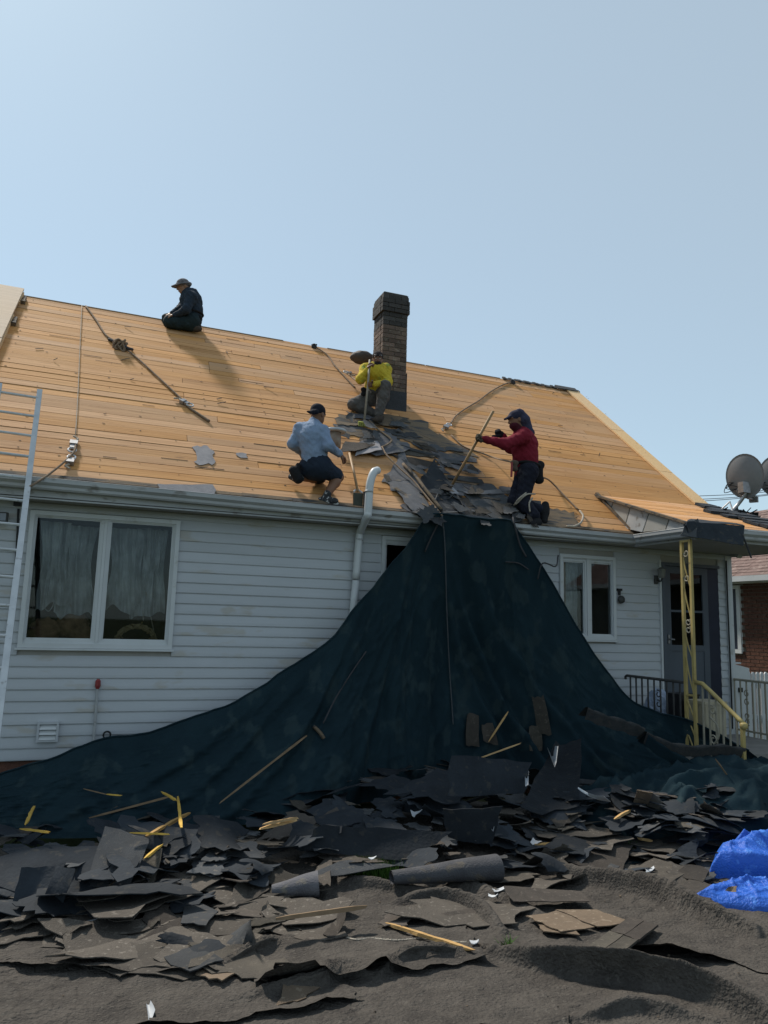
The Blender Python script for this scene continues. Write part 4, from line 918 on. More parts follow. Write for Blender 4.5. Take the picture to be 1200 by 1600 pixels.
solid('yellow_top', grow(torso, .020)+[('c', shR, elR, .080, .068), ('c', elR, wrR, .066, .045), ('c', shL, elL, .080, .068), ('c', elL, wrL, .066, .045)], cl('yellow_top_cloth', (.55,.42,.045), (.46,.34,.03), c3=(.22,.26,.05), s3=7, t3=.60), P3, .009, .04, .007, 24, 9)
solid('trousers', [('c', pel+np.array([0,0,.03]), pel-np.array([0,0,.02]), .145, .14, .05)]+grow(lR, .022)+grow(lL, .022)+[('c', hipR, hipL, .12, .12, .05)], cl('grey_work_trousers', (.12,.11,.105), (.085,.08,.08)), P3, .009, .035, .007, 24, 11)
solid('cap', [('e', Ph(0,-.012,.048), np.array([.085,.103,.085]), Ah, .02), ('c', Ph(-.035,.09,.05), Ph(-.03,.135,.04), .016, .010, .02), ('c', Ph(.035,.09,.05), Ph(.03,.135,.04), .016, .010, .02)], cl('dark_brown_cap', (.04,.032,.032), (.028,.022,.022)), P3, .007, .02)
solid('cap_stripe', [('c', Ph(-.05,.082,.055), Ph(.05,.082,.055), .009, .009, .01)], MT['scrapwhite'], P3, .006, .01)
solid('face_mask', [('e', Ph(0,.05,-.066), np.array([.060,.060,.050]), Ah, .02)], cl('dark_face_mask', (.03,.026,.03), (.02,.018,.02)), P3, .007, .02)
mb = MB()
for sx in (-.03,.03):
    vs, fs = blob(Ph(sx,.083,.006), (.013,.009,.010), 0, 0, 1, 8); mb.add(vs, fs)
mb.build('eyes', pm('eye_white', (.5,.48,.45)), P3, True)
solid('boot', shoe(anL, J(586,656,1.42), J(595,654,1.54), 1.1), cl('brown_boot', (.07,.055,.045), (.05,.04,.034)), P3, .008, .02)
solid('boot', shoe(anR, J(590,651,1.75), J(586,648,1.85), 1.1), CLM['brown_boot'], P3, .008, .02)
solid('tool_pouch', pouch(J(568,612,1.60), .03, .03, .07), CLM['black_pouch'], P3, .008, .02)
# ---- the man kneeling on the ridge
P1 = person('man in dark clothes and a brimmed grey cap kneeling on the roof ridge', rp(.9, 5.1))
pel, wai, che = J(300,499,3.52), J(301,485,3.52), J(298,469,3.52)
shN, shF, nek = J(299,464,3.34), J(296,462,3.70), J(293,455,3.52)
hc = J(286,448,3.52); hp, Ph, Ah = head(hc, (-.9,-.2,-.38))
elN, wrN = J(291,484,3.26), J(273,493,3.36); elF, wrF = J(284,480,3.74), J(268,491,3.60)
hipN, hipF = J(300,503,3.42), J(298,501,3.62)
knN, anN = J(264,503,3.42), J(305,511,3.40); knF, anF = J(262,499,3.66), J(303,507,3.62)
hN = hand(wrN, J(261,496,3.42)-wrN, (0,-.2,-1), .7, -1); hF = hand(wrF, J(258,493,3.56)-wrF, (0,.2,-1), .7, 1)
torso = [('c', pel, wai, .14, .13, .06), ('c', wai, che, .135, .15, .06), ('c', che, che*.4+nek*.6, .145, .09, .06), ('c', shN, shF, .075, .075, .05)]
aN = limb(shN, elN, wrN, .062, .048, .044, .030); aF = limb(shF, elF, wrF, .062, .048, .044, .030)
lN = limb(hipN, knN, anN, .10, .068, .062, .045); lF = limb(hipF, knF, anF, .10, .068, .062, .045)
neck = [('c', nek, hc-np.array([-.015,0,.06]), .055, .052, .03)]
solid('body', torso+aN+aF+lN+lF+neck+hp+hN+hF, SK['tan'], P1, .009, .025)
solid('hooded_top', grow(torso, .022)+[('c', shN, elN, .088, .070), ('c', elN, wrN, .068, .046), ('c', shF, elF, .088, .070), ('c', elF, wrF, .068, .046), ('c', J(303,458,3.42), J(303,458,3.62), .065, .065, .04), ('c', J(307,464,3.45), J(307,464,3.6), .05, .05, .04)], cl('dark_hooded_top', (.028,.040,.058), (.020,.030,.045)), P1, .010, .04, .008, 22, 13)
solid('trousers', [('c', pel+np.array([0,0,.03]), pel-np.array([0,0,.02]), .155, .15, .05)]+grow(lN, .024)+grow(lF, .024)+[('c', hipN, hipF, .13, .13, .05)], cl('dark_green_trousers', (.022,.036,.040), (.016,.026,.032)), P1, .010, .035, .006, 24, 15)
solid('brimmed_cap', [('e', Ph(0,-.012,.050), np.array([.092,.108,.085]), Ah, .02), ('c', Ph(-.045,.09,.042), Ph(-.035,.165,.026), .016, .009, .025), ('c', Ph(.045,.09,.042), Ph(.035,.165,.026), .016, .009, .025), ('c', Ph(0,.09,.046), Ph(0,.19,.028), .020, .011, .025), ('e', Ph(0,.02,.022), np.array([.125,.145,.012]), Ah, .02), ('c', Ph(-.05,-.10,.01), Ph(.05,-.10,.01), .035, .035, .03)], cl('grey_cap', (.20,.19,.20), (.10,.095,.105), scale=30), P1, .008, .02)
solid('boot', shoe(anN, J(312,514,3.36), J(304,513,3.40), 1.1), CLM['brown_boot'], P1, .009, .02)
solid('boot', shoe(anF, J(311,509,3.62), J(303,508,3.62), 1.1), CLM['brown_boot'], P1, .009, .02)
solid('tool_pouch', pouch(J(311,500,3.40), .03, .035, .10), CLM['black_pouch'], P1, .009, .02)
mb = MB(); A_ = pel+np.array([0,0,.09]); mb.tube([A_+np.array([.168*math.cos(t), .168*math.sin(t), 0]) for t in np.linspace(0,6.283,28)], .020, 7, False); mb.build('tool_belt', CLM['black_pouch'], P1, True)
# ------------------------------------------------------------------ debris netting from the eave to the ground
def pile(x, y):
    x = np.asarray(x, float); y = np.asarray(y, float)
    return (.34*np.exp(-((x-3.3)/1.3)**2-((y+1.75)/.55)**2)+.20*np.exp(-((x-4.9)/.9)**2-((y+1.9)/.5)**2)+.16*np.exp(-((x-.3)/1.2)**2-((y+2.3)/.5)**2)
            +.10*np.exp(-((x-2.0)/2.2)**2-((y+2.7)/.5)**2))
def gh(x, y):
    e = ((np.asarray(x, float)-6.05)/2.3)**2+((np.asarray(y, float)+2.2)/.95)**2
    return gbase(y)+.02+np.maximum(pile(x, y), .40*np.maximum(0, 1-e)**.7+.05*(e < 1))
EF = [(-70,1232,-.65,-120,1310),(60,1190,-.60,0,1312),(160,1155,-.55,110,1312),(250,1140,-.52,200,1308),(360,1100,-.48,290,1300),(440,1050,-.44,370,1292),(515,1000,-.42,440,1285),
      (560,945,-.42,500,1275),(600,895,-.43,550,1262),(640,846,-.45,590,1252),(662,812,-.47,625,1245),(672,802,-.475,650,1240),(700,806,-.48,690,1232),(730,809,-.48,730,1228),(764,812,-.48,780,1226),(792,814,-.48,840,1228),(804,822,-.48,872,1230),
      (850,888,-.50,930,1236),(900,976,-.55,985,1242),(950,1050,-.62,1035,1246),(985,1093,-.75,1090,1250),(1030,1112,-1.0,1130,1254),(1060,1120,-1.2,1180,1256),(1110,1140,-1.5,1230,1256),(1170,1172,-1.75,1290,1258)]
Es = [p+np.array([0,.0,.022*vnoise(p, 3.1, 3)+.010*vnoise(p, 9, 5)]) for p in spline([at(e[0],e[1],e[2]) for e in EF], 12)]; Fs = spline([onground(e[3],e[4]) for e in EF], 12)
ns_, nt_ = len(Es), 110; vs = []; fs = []
sarr = np.cumsum([0]+[np.linalg.norm(Fs[i+1]-Fs[i]) for i in range(ns_-1)]); sarr = sarr/sarr[-1]
def net_pt(i, t):
    E_, F_ = Es[i], Fs[i]; s = sarr[i]
    p = E_*(1-t)+F_*t; drop = max(E_[2]-F_[2], .05)
    p = p+np.array([0, .09*drop*math.sin(math.pi*t)**1.0*(1-.3*t), -.03*drop*math.sin(math.pi*t)])
    q = np.array([s*30, t*2.2, 0.0])
    a = min(1, t*3)*min(1, (1-t)*6+.2)
    d = a*(.055*vnoise(np.array([s*34+t*2.0, t*3.0, 1.0]), 1.0, 1)+.022*vnoise(np.array([s*80-t*5, t*7, 2.0]), 1.0, 2)+.010*vnoise(np.array([s*190, t*22, 3.]), 1.0, 3))
    cz = np.array([s*46+t*7, t*5-s*14, 4.0]); d += a*.030*(1-abs(vnoise(cz, .62, 6)))**9+a*.018*(1-abs(vnoise(cz*np.array([1.4,-1.7,1]), 1.1, 8)))**9+a*.012*(1-abs(vnoise(cz*np.array([.6,2.9,1]), 1.5, 9)))**10
    for s0, s1, am, w in ((.545,.70,.13,.010),(.53,.66,.10,.008),(.30,.16,.06,.010),(.36,.24,.07,.011),(.46,.40,.05,.008),(.575,.80,.08,.012),(.26,.05,.05,.014)):
        sc = s0+(s1-s0)*t**1.2; d += am*min(1, t*2.2)*(1-.35*t)*math.exp(-((s-sc)/w)**2)
        d -= .6*am*min(1, t*2.2)*math.exp(-((s-sc-1.9*w)/w)**2)
    nrm_ = np.array([.1, -.93, .35]); p = p+nrm_*d
    if t > .6: p[2] = max(p[2], float(gbase(p[1]))+.012)
    return p
for j in range(nt_+1):
    t = j/nt_
    for i in range(ns_): vs.append(net_pt(i, t))
for j in range(nt_):
    for i in range(ns_-1): a = j*ns_+i; fs.append((a, a+1, a+ns_+1, a+ns_))
net = mesh('debris_netting', vs, fs, MT['net'], None, True)
tag(net, 'dark teal debris netting hung from the eave and spread to the ground', 'netting')
hem = MB().tube([vs[i]+np.array([0,-.004,.004]) for i in range(ns_)], .010, 6).build('hem', MT['net'], net, True)
def netat(u, v, lift=.02):         # nearest point of the netting to the line of sight, raised towards the viewer
    d = ray(u, v); d = d/np.linalg.norm(d); A = NV-CAM; t = A@d; D = np.linalg.norm(A-t[:, None]*d, axis=1)
    k_ = np.argsort(D)[:4]; p = NV[k_].mean(0); tt = (p-CAM)@d; return CAM+d*(tt-lift*1.6)
NV = np.array(vs)
# dark tarp bunched over the steps at the right
def gridsheet(name, mat, x0, x1, y0, y1, nx, ny, zf, parent=None):
    vs = []; fs = []
    for j in range(ny+1):
        for i in range(nx+1): vs.append(zf(x0+(x1-x0)*i/nx, y0+(y1-y0)*j/ny))
    for j in range(ny):
        for i in range(nx): a = j*(nx+1)+i; fs.append((a, a+1, a+nx+2, a+nx+1))
    return mesh(name, vs, fs, mat, parent, True)
def heap(x, y):
    cx = 6.15+.25*math.sin(y*2.1); e = ((x-cx)/2.3)**2+((y+2.2)/.95)**2
    q = np.array([x, y, 0.0]); w = np.array([x+.25*y+.2*vnoise(q, 1.3, 2), y-.1*x+.2*vnoise(q, 1.7, 3), 0.0])
    h = max(0, 1-e)**.7*.42
    cr = (1-abs(vnoise(w*np.array([.8,1.9,1]), 2.2, 4)))**2*.17+(1-abs(vnoise(w*np.array([.7,1.6,1]), 4.7, 6)))**3*.07+.008*vnoise(q, 15, 8)
    h += (cr-.05)*min(1, max(0, 1.15-e)*2)
    return (x+.04*vnoise(q, 2.4, 2), y+.04*vnoise(q, 2.9, 3)-.18*h, max(float(gbase(y))+.03+h, -.35 if e > 1.1 else -1))
hp_ = gridsheet('bunched_tarp', MT['net'], 3.85, 8.45, -3.2, -1.3, 150, 80, heap)
tag(hp_, 'dark green tarp bunched in a heap over the steps below the gold handrail', 'tarp')
for k_, (pts, rr) in enumerate((([(918,1108),(950,1120),(985,1130),(1008,1140)],.012), ([(1010,1146),(1050,1162),(1090,1168),(1130,1166),(1165,1172)],.014), ([(1012,1150),(1045,1172),(1088,1196)],.010))):
    pp = [at(u, v, -1.9-.18*(k_ > 0)-.0*i) for i, (u, v) in enumerate(pts)]
    L = spline(pp, 6); vs = []; fs = []
    for i, p in enumerate(L):
        for m_, (dy, dz) in enumerate(((.05,-.11),(0,-.012),(-.012,.012),(.03,.016),(.16,-.07))): vs.append(p+np.array([.01*math.sin(i*.9), dy, dz+.008*math.sin(i*1.3+m_)]))
    for i in range(len(L)-1):
        for m_ in range(4): a = i*5+m_; fs.append((a, a+1, a+6, a+5))
    tag(mesh('tarp_fold', vs, fs, MT['net'] if k_ == 2 else pm('dusty_tarp_hem', (.055,.052,.05), (.03,.035,.038), 20, .9, .4, 60), None, True),
        ['upturned dusty tarp hem beside the dark iron railing','long wavy dusty tarp hem below the gold handrail','short sagging tarp hem under the long wavy hem'][k_], 'tarp hem')
# ------------------------------------------------------------------ woven tarp over the lawn, with real folds
FOLDS = [([(836,1366),(937,1389),(1012,1411),(1087,1441),(1215,1480)], .18, .060, .9),
         ([(520,1390),(575,1394),(640,1401),(690,1402)], .065, .045, .3), ([(625,1416),(687,1413),(744,1428),(785,1462)], .115, .046, .8), ([(690,1390),(740,1395),(800,1420),(860,1445)], .06, .06, .5),
         ([(590,1536),(635,1505),(680,1499),(735,1496)], .075, .03, .9), ([(770,1492),(830,1512),(900,1527),(975,1539),(1050,1556),(1130,1582),(1230,1625)], .19, .075, .9),
         ([(380,1568),(492,1550),(530,1531),(575,1534)], .085, .028, 1.0), ([(340,1526),(399,1495),(440,1480)], .075, .028, .9), ([(445,1490),(480,1483),(515,1482)], .02, .02, .7),
         ([(1000,1380),(1060,1375),(1130,1350)], .05, .05, .5), ([(0,1425),(80,1420),(160,1416)], .03, .03, .8), ([(900,1600),(980,1585),(1080,1600)], .08, .06, .6)]
ROLLS = 4
FP = [(np.array(spline([onground(u, v)[:2] for u, v in f[0]], 4)), f[1], f[2], f[3]) for f in FOLDS]
HOLES = [((583,1378),.20,.09,.015),((795,1490),.05,.03,.04)]
HP = [(onground(*h[0])[:2], h[1], h[2], h[3]) for h in HOLES]
gx = np.concatenate([np.linspace(-3.2,-1.4,30)[:-1], np.linspace(-1.4,5.6,860), np.linspace(5.6,8.2,60)[1:]]); gy = np.concatenate([np.linspace(-6.3,-5.5,30)[:-1], np.linspace(-5.5,-2.9,360), np.linspace(-2.9,-1.6,60)[1:]])
nx, ny = len(gx)-1, len(gy)-1; X, Y = np.meshgrid(gx, gy)
P3_ = np.stack([X, Y, X*0], -1)
Zt = gbase(Y)+.012+pile(X, Y)*.5+.014*vnoise(P3_, 1.5, 1)+.006*vnoise(P3_*np.array([1,1.4,1]), 4.6, 2)+.011*(1-np.abs(vnoise(np.stack([X*.8+Y*.55, Y*1.3-X*.35, X*0], -1)+.16*vnoise(P3_, 3.1, 21)[..., None], 6.5, 22)))**4*np.clip(.4+vnoise(P3_, 1.3, 23), 0, 1.2)+.007*(1-np.abs(vnoise(np.stack([X*1.1-Y*.5, Y*1.2+X*.6, X*0], -1)+.1*vnoise(P3_, 5, 24)[..., None], 12, 25)))**4*np.clip(.5+vnoise(P3_, 1.9, 26), 0, 1.2)+.0030*vnoise(P3_*np.array([1,1.3,1])+.1*vnoise(P3_, 7, 2)[..., None], 17, 8)+(.009*(1-np.abs(vnoise(P3_*np.array([.30,1.25,1])+np.array([.35,.0,0])*Y[..., None]+.30*vnoise(P3_, 1.1, 3)[..., None], 2.6, 5)))**14+.008*(1-np.abs(vnoise(P3_*np.array([.5,1.5,1])+.25*vnoise(P3_, 1.6, 4)[..., None], 4.6, 7)))**12+.006*(1-np.abs(vnoise(P3_*np.array([1.4,.5,1])+.2*vnoise(P3_, 2.6, 4)[..., None], 7, 9)))**10)*(.5+.5*np.clip(.5+vnoise(P3_, .9, 12), 0, 1.4))+.0008*vnoise(P3_, 21, 6)
Yd = Y.copy(); Xd = X.copy()
for fi, (pts, h_, w_, ov) in enumerate(FP):
    best = np.full(X.shape, 1e9); sgn = np.zeros(X.shape); tt = np.zeros(X.shape); m_ = len(pts)-1
    for i in range(m_):
        a, b = pts[i], pts[i+1]; d = b-a; L2 = d@d; t = np.clip(((X-a[0])*d[0]+(Y-a[1])*d[1])/L2, 0, 1)
        ex_, ey_ = X-(a[0]+t*d[0]), Y-(a[1]+t*d[1]); D = np.hypot(ex_, ey_); k_ = D < best
        best = np.where(k_, D, best); sgn = np.where(k_, np.sign(ex_*-d[1]+ey_*d[0]), sgn); tt = np.where(k_, (i+t)/m_, tt)
    env = np.clip(np.sin(np.pi*np.clip(tt, .02, .98)), 0, 1)**.5*(1+.15*vnoise(P3_, 2.6, int(h_*900)))
    prof = np.where(sgn > 0, .75*np.exp(-(best/(w_*1.5))**1.25)+.25*np.exp(-(best/(w_*4))**2), np.exp(-(best/(.016+.27*w_))**2))*env
    if fi < ROLLS:
        wv = w_*(1+.18*vnoise(P3_, 4.2, fi)); prof = (np.exp(-(best/wv)**3.0)*.86+.14*np.exp(-(best/(wv*2.4))**2))*env
        arc = tt*sum(np.linalg.norm(pts[q_+1]-pts[q_]) for q_ in range(m_)); Zt = Zt+.007*np.exp(-(best/(wv*1.5))**2)*env*np.abs(np.sin(arc*34+best*14*sgn+2.2*vnoise(P3_, 5, 31+fi)))**.7*np.clip(.6+vnoise(P3_, 3.3, 41), 0, 1.3)
    wr = 1+.05*vnoise(P3_, 9, 2)
    Zt = Zt+h_*prof*wr; Yd = Yd-(.62 if ov == .9 else .30)*ov*h_*prof**1.5
for c, a, b, dp in HP: Zt = Zt-dp*np.exp(-(((X-c[0])/a)**2+((Y-c[1])/b)**2)**2)
vs = np.stack([Xd, Yd, Zt], -1).reshape(-1, 3); ii = np.arange(nx*(ny)).reshape(ny, nx); ii = (np.arange(ny)[:, None]*(nx+1)+np.arange(nx)[None, :]).ravel()
fs = np.stack([ii, ii+1, ii+nx+2, ii+nx+1], 1)
tag(mesh('ground_tarp', vs, fs, MT['tarp'], None, True), 'dusty grey brown woven tarp lying rumpled over the lawn', 'tarp')
def tz(x, y):
    i = int(np.clip(np.searchsorted(gx, x), 0, nx)); j = int(np.clip(np.searchsorted(gy, y), 0, ny)); return float(Zt[j, i])
def onpile(u, v, lift=.0):
    d = ray(u, v); z = -.2
    for _ in range(10):
        p = CAM+d*((z-CAM[2])/d[2]); z = .5*z+.5*(max(tz(p[0], p[1]), float(gh(p[0], p[1])) if p[1] > -3.2 else -9)+lift)
    return p
# ------------------------------------------------------------------ torn sheets
def sheet(name, P4_, mat, nx=5, ny=3, jag=.03, curl=0.0, thick=.006, seed=0, parent=None, bend=0.0, link_=True, smooth=False, ragged=True, fold=None):
    rg = np.random.default_rng(seed+100); a, b, c, d = [np.asarray(p, float) for p in P4_]
    nrm_ = np.cross(b-a, d-a); nrm_ = nrm_/(np.linalg.norm(nrm_)+1e-9); 
    if nrm_[2] < 0: nrm_ = -nrm_
    size = (np.linalg.norm(b-a)+np.linalg.norm(d-a))/2; top = []
    for j in range(ny+1):
        for i in range(nx+1):
            s, t = i/nx, j/ny; ss, tt_ = s, t
            if i in (0, nx) and ragged: ss += rg.uniform(-1, 1)*jag
            if j in (0, ny) and ragged: tt_ += rg.uniform(-1, 1)*jag
            p = a*(1-ss)*(1-tt_)+b*ss*(1-tt_)+c*ss*tt_+d*(1-ss)*tt_
            w = curl*size*((2*s-1)**2*.6+.7*(s*t)-.2)+bend*size*math.sin(s*3.0+seed)*math.cos(t*2.4+seed*1.7)+rg.normal(0, .006)*size*.5
            if fold: w += max(0, (s-fold[0])+fold[2]*(t-.5))*fold[1]*size
            top.append(p+nrm_*w)
    n = len(top); vs = top+[p-nrm_*thick for p in top]; fs = []
    for j in range(ny):
        for i in range(nx): q = j*(nx+1)+i; fs.append((q, q+1, q+nx+2, q+nx+1)); fs.append((n+q, n+q+nx+1, n+q+nx+2, n+q+1))
    rim = [i for i in range(nx+1)]+[(j+1)*(nx+1)+nx for j in range(ny)]+[ny*(nx+1)+i for i in range(nx-1, -1, -1)]+[j*(nx+1) for j in range(ny-1, 0, -1)]
    for k_ in range(len(rim)): p_, q_ = rim[k_], rim[(k_+1) % len(rim)]; fs.append((p_, n+p_, n+q_, q_))
    if link_:
        o = mesh(name, vs, fs, mat, parent, True); o.data.set_sharp_from_angle(angle=rad(38)); return o
    me = bpy.data.meshes.new(name); me.from_pydata([tuple(map(float, p)) for p in vs], [], [tuple(map(int, f)) for f in fs]); me.update(); me.materials.append(mat); me.polygons.foreach_set('use_smooth', [True]*len(me.polygons)); me.set_sharp_from_angle(angle=rad(38)); return me
def quadr(pts, f): return [f(u, v) for u, v in pts]
def tarp_piece(pts, lift, seed, label, nx=46, ny=20):
    Q = [onground(u, v) for u, v in pts]; vs = []; fs = []
    for j in range(ny+1):
        for i in range(nx+1):
            s_, t = i/nx, j/ny; q = np.array([s_*9, t*9, seed*2.3])
            ss = s_+.030*vnoise(np.array([0, t*11, seed]), 1.0, seed)*abs(2*s_-1)**3; tt_ = t+(.07*vnoise(np.array([s_*7, 0, seed]), 1.0, seed+1)+.04*vnoise(np.array([s_*19, 0, seed]), 1.0, seed+2))*abs(2*t-1)**3
            p = Q[0]*(1-ss)*(1-tt_)+Q[1]*ss*(1-tt_)+Q[2]*ss*tt_+Q[3]*(1-ss)*tt_
            e = max(0, .5+vnoise(np.array([s_*6, 1., seed]), 1.0, seed+4))
            z = tz(p[0], p[1])+.007+lift*e*math.exp(-t*7)+.004*vnoise(q, 1.1, seed)+.006*(1-abs(vnoise(q+2, 2.1, seed+9)))**4; vs.append((p[0], p[1]-.5*lift*e*math.exp(-t*7), z))
    for j in range(ny):
        for i in range(nx): a = j*(nx+1)+i; fs.append((a, a+1, a+nx+2, a+nx+1))
    tag(mesh('tarp_piece', vs, fs, MT['tarp'], None, True), label, 'tarp')
tarp_piece([(-40,1512),(335,1536),(430,1470),(60,1455)], .06, 1, 'woven tarp piece with a raised edge at the far left of the foreground')
tarp_piece([(410,1562),(770,1506),(720,1446),(380,1478)], .06, 2, 'woven tarp piece with a raised edge under the two long laths')
tarp_piece([(120,1640),(570,1572),(520,1520),(230,1548)], .05, 3, 'woven tarp piece at the bottom edge left of the small tan shingle')
tarp_piece([(840,1490),(1260,1530),(1240,1425),(960,1432)], .06, 4, 'woven tarp piece in front of the square tabbed shingle')
tarp_piece([(560,1640),(900,1618),(850,1560),(600,1556)], .05, 5, 'woven tarp piece at the bottom centre of the foreground')
# ---- loose scraps, many alike
random.seed(21)
VAR = {'felt': [], 'shingle': [], 'slate': [], 'dusty': []}; FLAT = {k_: [] for k_ in VAR}
for kd in VAR:
    for s_ in range(14):
        L = random.uniform(.20, .58) if kd == 'felt' else random.uniform(.18, .50); w = L*random.uniform(.4, .75) if kd == 'felt' else random.uniform(.10, .24)
        q = [(-L/2+random.uniform(-.06,.06),-w/2+random.uniform(-.06,.06),0),(L/2+random.uniform(-.08,.08),-w/2+random.uniform(-.05,.05),0),(L/2+random.uniform(-.10,.06),w/2+random.uniform(-.06,.05),0),(-L/2+random.uniform(-.06,.08),w/2+random.uniform(-.05,.06),0)]
        if kd == 'dusty': L = random.uniform(.35, .8); w = L*random.uniform(.35, .7); q = [(x_*L/w_o, y_*w/h_o, 0) for (x_, y_, _), w_o, h_o in zip(q, [abs(q[1][0]-q[0][0])]*4, [abs(q[3][1]-q[0][1])]*4)]
        isf = kd != 'dusty' and bool(kd == 'felt' and s_ % 3 or s_ % 4 == 1); (VAR[kd] if True else 0).append(sheet(kd+'_scrap', q, MT[kd], 8, 6, .10, random.uniform(-.16,.32) if kd == 'felt' else random.uniform(-.05,.12), .005, s_*7+len(kd), None, random.uniform(.03,.16) if kd == 'felt' else random.uniform(0,.05), False, fold=(random.uniform(.35,.7), random.uniform(-.9,.9), random.uniform(-.6,.6)) if isf else None))
        if not isf: FLAT[kd].append(VAR[kd][-1])
AREAS = [([(0,1300),(150,1275),(320,1290),(420,1290),(430,1370),(300,1395),(120,1430),(0,1440)], 92, .10, 'in the left rubbish'), ([(400,1270),(560,1210),(700,1150),(880,1160),(960,1230),(900,1300),(760,1335),(560,1330),(420,1350)], 150, .16, 'in the middle heap'),
         ([(880,1240),(1000,1200),(1120,1250),(1190,1300),(1080,1400),(900,1400),(790,1350)], 58, .045, 'near the blue tarp'), ([(200,1400),(420,1385),(430,1440),(370,1500),(280,1500)], 15, .025, 'in the lower left pile'), ([(600,1185),(860,1120),(920,1200),(680,1235)], 22, .20, 'atop the middle heap'), ([(480,1345),(780,1335),(800,1370),(520,1385)], 14, .04, 'near the felt roll'), ([(880,1190),(1000,1170),(1190,1200),(1200,1300),(1040,1280),(900,1260)], 64, .13, 'on the bunched tarp'),
         ([(0,1390),(200,1384),(430,1378),(440,1470),(380,1530),(240,1505),(0,1452)], 30, .006, 'in the lower left sun'), ([(790,1292),(1090,1290),(1085,1400),(840,1392)], 26, .012, 'left of the blue tarp'), ([(390,1425),(820,1405),(1000,1470),(760,1440),(420,1475)], 7, .004, 'near the front laths')]
LAB = {'dusty': ('dusty brown sheet', 'felt sheet', 'felt_sheet', 'dusty felt sheets in the sun'), 'felt': ('black felt scrap', 'felt scrap', 'felt_scrap', 'torn felt scraps in the rubbish'),
       'shingle': ('brown shingle piece', 'shingle piece', 'shingle_piece', 'broken shingle pieces in the rubbish'),
       'slate': ('grey shingle piece', 'shingle piece', 'shingle_piece', 'broken slate grey pieces in the rubbish')}
def adj(s_, tx, ty):
    t = max(abs(tx), abs(ty)); return ('small' if s_ < .82 else 'mid-sized' if s_ < 1.02 else 'large'), ('lying flat' if t < .14 else 'slightly tilted' if t < .4 else 'steeply tilted')
SCR = []
for poly, cnt, tl, where in AREAS:
    x0, x1 = min(p[0] for p in poly), max(p[0] for p in poly); y0, y1 = min(p[1] for p in poly), max(p[1] for p in poly); k_ = 0
    while k_ < cnt:
        u, v = random.uniform(x0, x1), random.uniform(y0, y1)
        if not inpoly((u, v), poly): continue
        if 515 < u < 640 and 1352 < v < 1405: k_ += .3; continue
        if 770 < u < 1050 and 1378 < v < 1505: k_ += .3; continue
        k_ += 1; kd = random.choices(['felt','shingle','slate'], [5,3,4] if tl > .04 else [2,5,1])[0] if tl > .015 else random.choice(['dusty','dusty','dusty','shingle'])
        p = onpile(u, v, .02); lb = LAB[kd]
        o = bpy.data.objects.new(lb[2], random.choice(VAR[kd])); COL.objects.link(o)
        o.location = (p[0], p[1], p[2]+(.02 if tl > .015 else .008)+random.uniform(0,.07)*tl*8*.6)
        o.rotation_euler = (random.gauss(.08 if tl > .015 else .02, .55*tl+.02), random.gauss(0, .65*tl+.03), random.uniform(0, 6.28)); s_ = random.uniform(.6, 1.25); o.scale = (s_, s_, s_)
        a1, a2 = adj(s_, o.rotation_euler[0], o.rotation_euler[1])
        a2 = {'lying flat': 'flat'}.get(a2, a2); tag(o, a1+' '+a2+' '+lb[0]+' '+where, lb[1], lb[3]); SCR.append((o, a1+' '+a2+' '+lb[0], where))
ORD = ['leftmost','second','third','fourth','fifth','sixth','seventh','eighth','ninth','tenth','eleventh','twelfth','thirteenth','fourteenth','fifteenth','sixteenth','seventeenth','eighteenth','nineteenth','twentieth','21st','22nd','23rd','24th','25th','26th','27th','28th','29th','30th','31st','32nd','33rd','34th','35th','36th','37th','38th','39th','40th']
def order_labels(lst):             # alike pieces are told apart by their place, counted from the left
    by = {}
    for o, what, where in lst: by.setdefault((what, where), []).append(o)
    for (what, where), os_ in by.items():
        if len(os_) > 1:
            for i, o in enumerate(sorted(os_, key=lambda q: proj(np.array(q.location))[0])):
                o['label'] = (ORD[i]+' of the ' if i == 0 else ORD[i]+' from left of the ')+what+'s '+where
order_labels(SCR)
# ---- sheets that can be told apart
def place(pts, lift=0.03): return [onpile(u, v, lift) for u, v in pts]
def named(name, pts, mat, label, cat, lifts=None, **k_):
    lifts = lifts or [.04]*4
    o = sheet(name, [onpile(u, v, l_) for (u, v), l_ in zip(pts, lifts)], mat, **k_); return tag(o, label, cat)
named('felt_sheet', [(466,1328),(640,1345),(702,1300),(500,1288)], MT['felt'], 'wide flat slate blue felt sheet lying above the felt roll', 'felt sheet', [.05,.05,.20,.22], nx=9, ny=5, jag=.03, bend=.012, seed=3)
named('felt_sheet', [(700,1310),(770,1320),(785,1262),(690,1265)], MT['felt'], 'curled dark felt piece over the white scraps right of centre', 'felt sheet', [.06,.05,.35,.30], nx=6, ny=4, curl=.10, seed=5)
named('felt_sheet', [(810,1270),(905,1262),(908,1165),(868,1160)], MT['felt'], 'tall dark felt sheet leaning against the netting foot', 'felt sheet', [.15,.12,.50,.52], nx=5, ny=5, curl=.06, bend=.02, seed=8)
named('felt_sheet', [(700,1245),(820,1240),(830,1190),(705,1180)], MT['felt'], 'creased felt sheet behind the crossed laths', 'felt sheet', [.25,.22,.52,.56], nx=6, ny=4, bend=.03, seed=9)
named('felt_sheet', [(15,1425),(70,1432),(105,1350),(35,1355)], MT['felt'], 'buckled felt sheet with curved ridges at the far left', 'felt sheet', [.02,.02,.20,.22], nx=8, ny=6, bend=.06, curl=.12, seed=10, smooth=True)
named('felt_sheet', [(60,1430),(95,1420),(118,1362),(88,1352)], MT['felt'], 'upright curling felt flap at the far left', 'felt sheet', [.04,.05,.28,.22], nx=6, ny=5, bend=.05, curl=.2, seed=12, smooth=True)
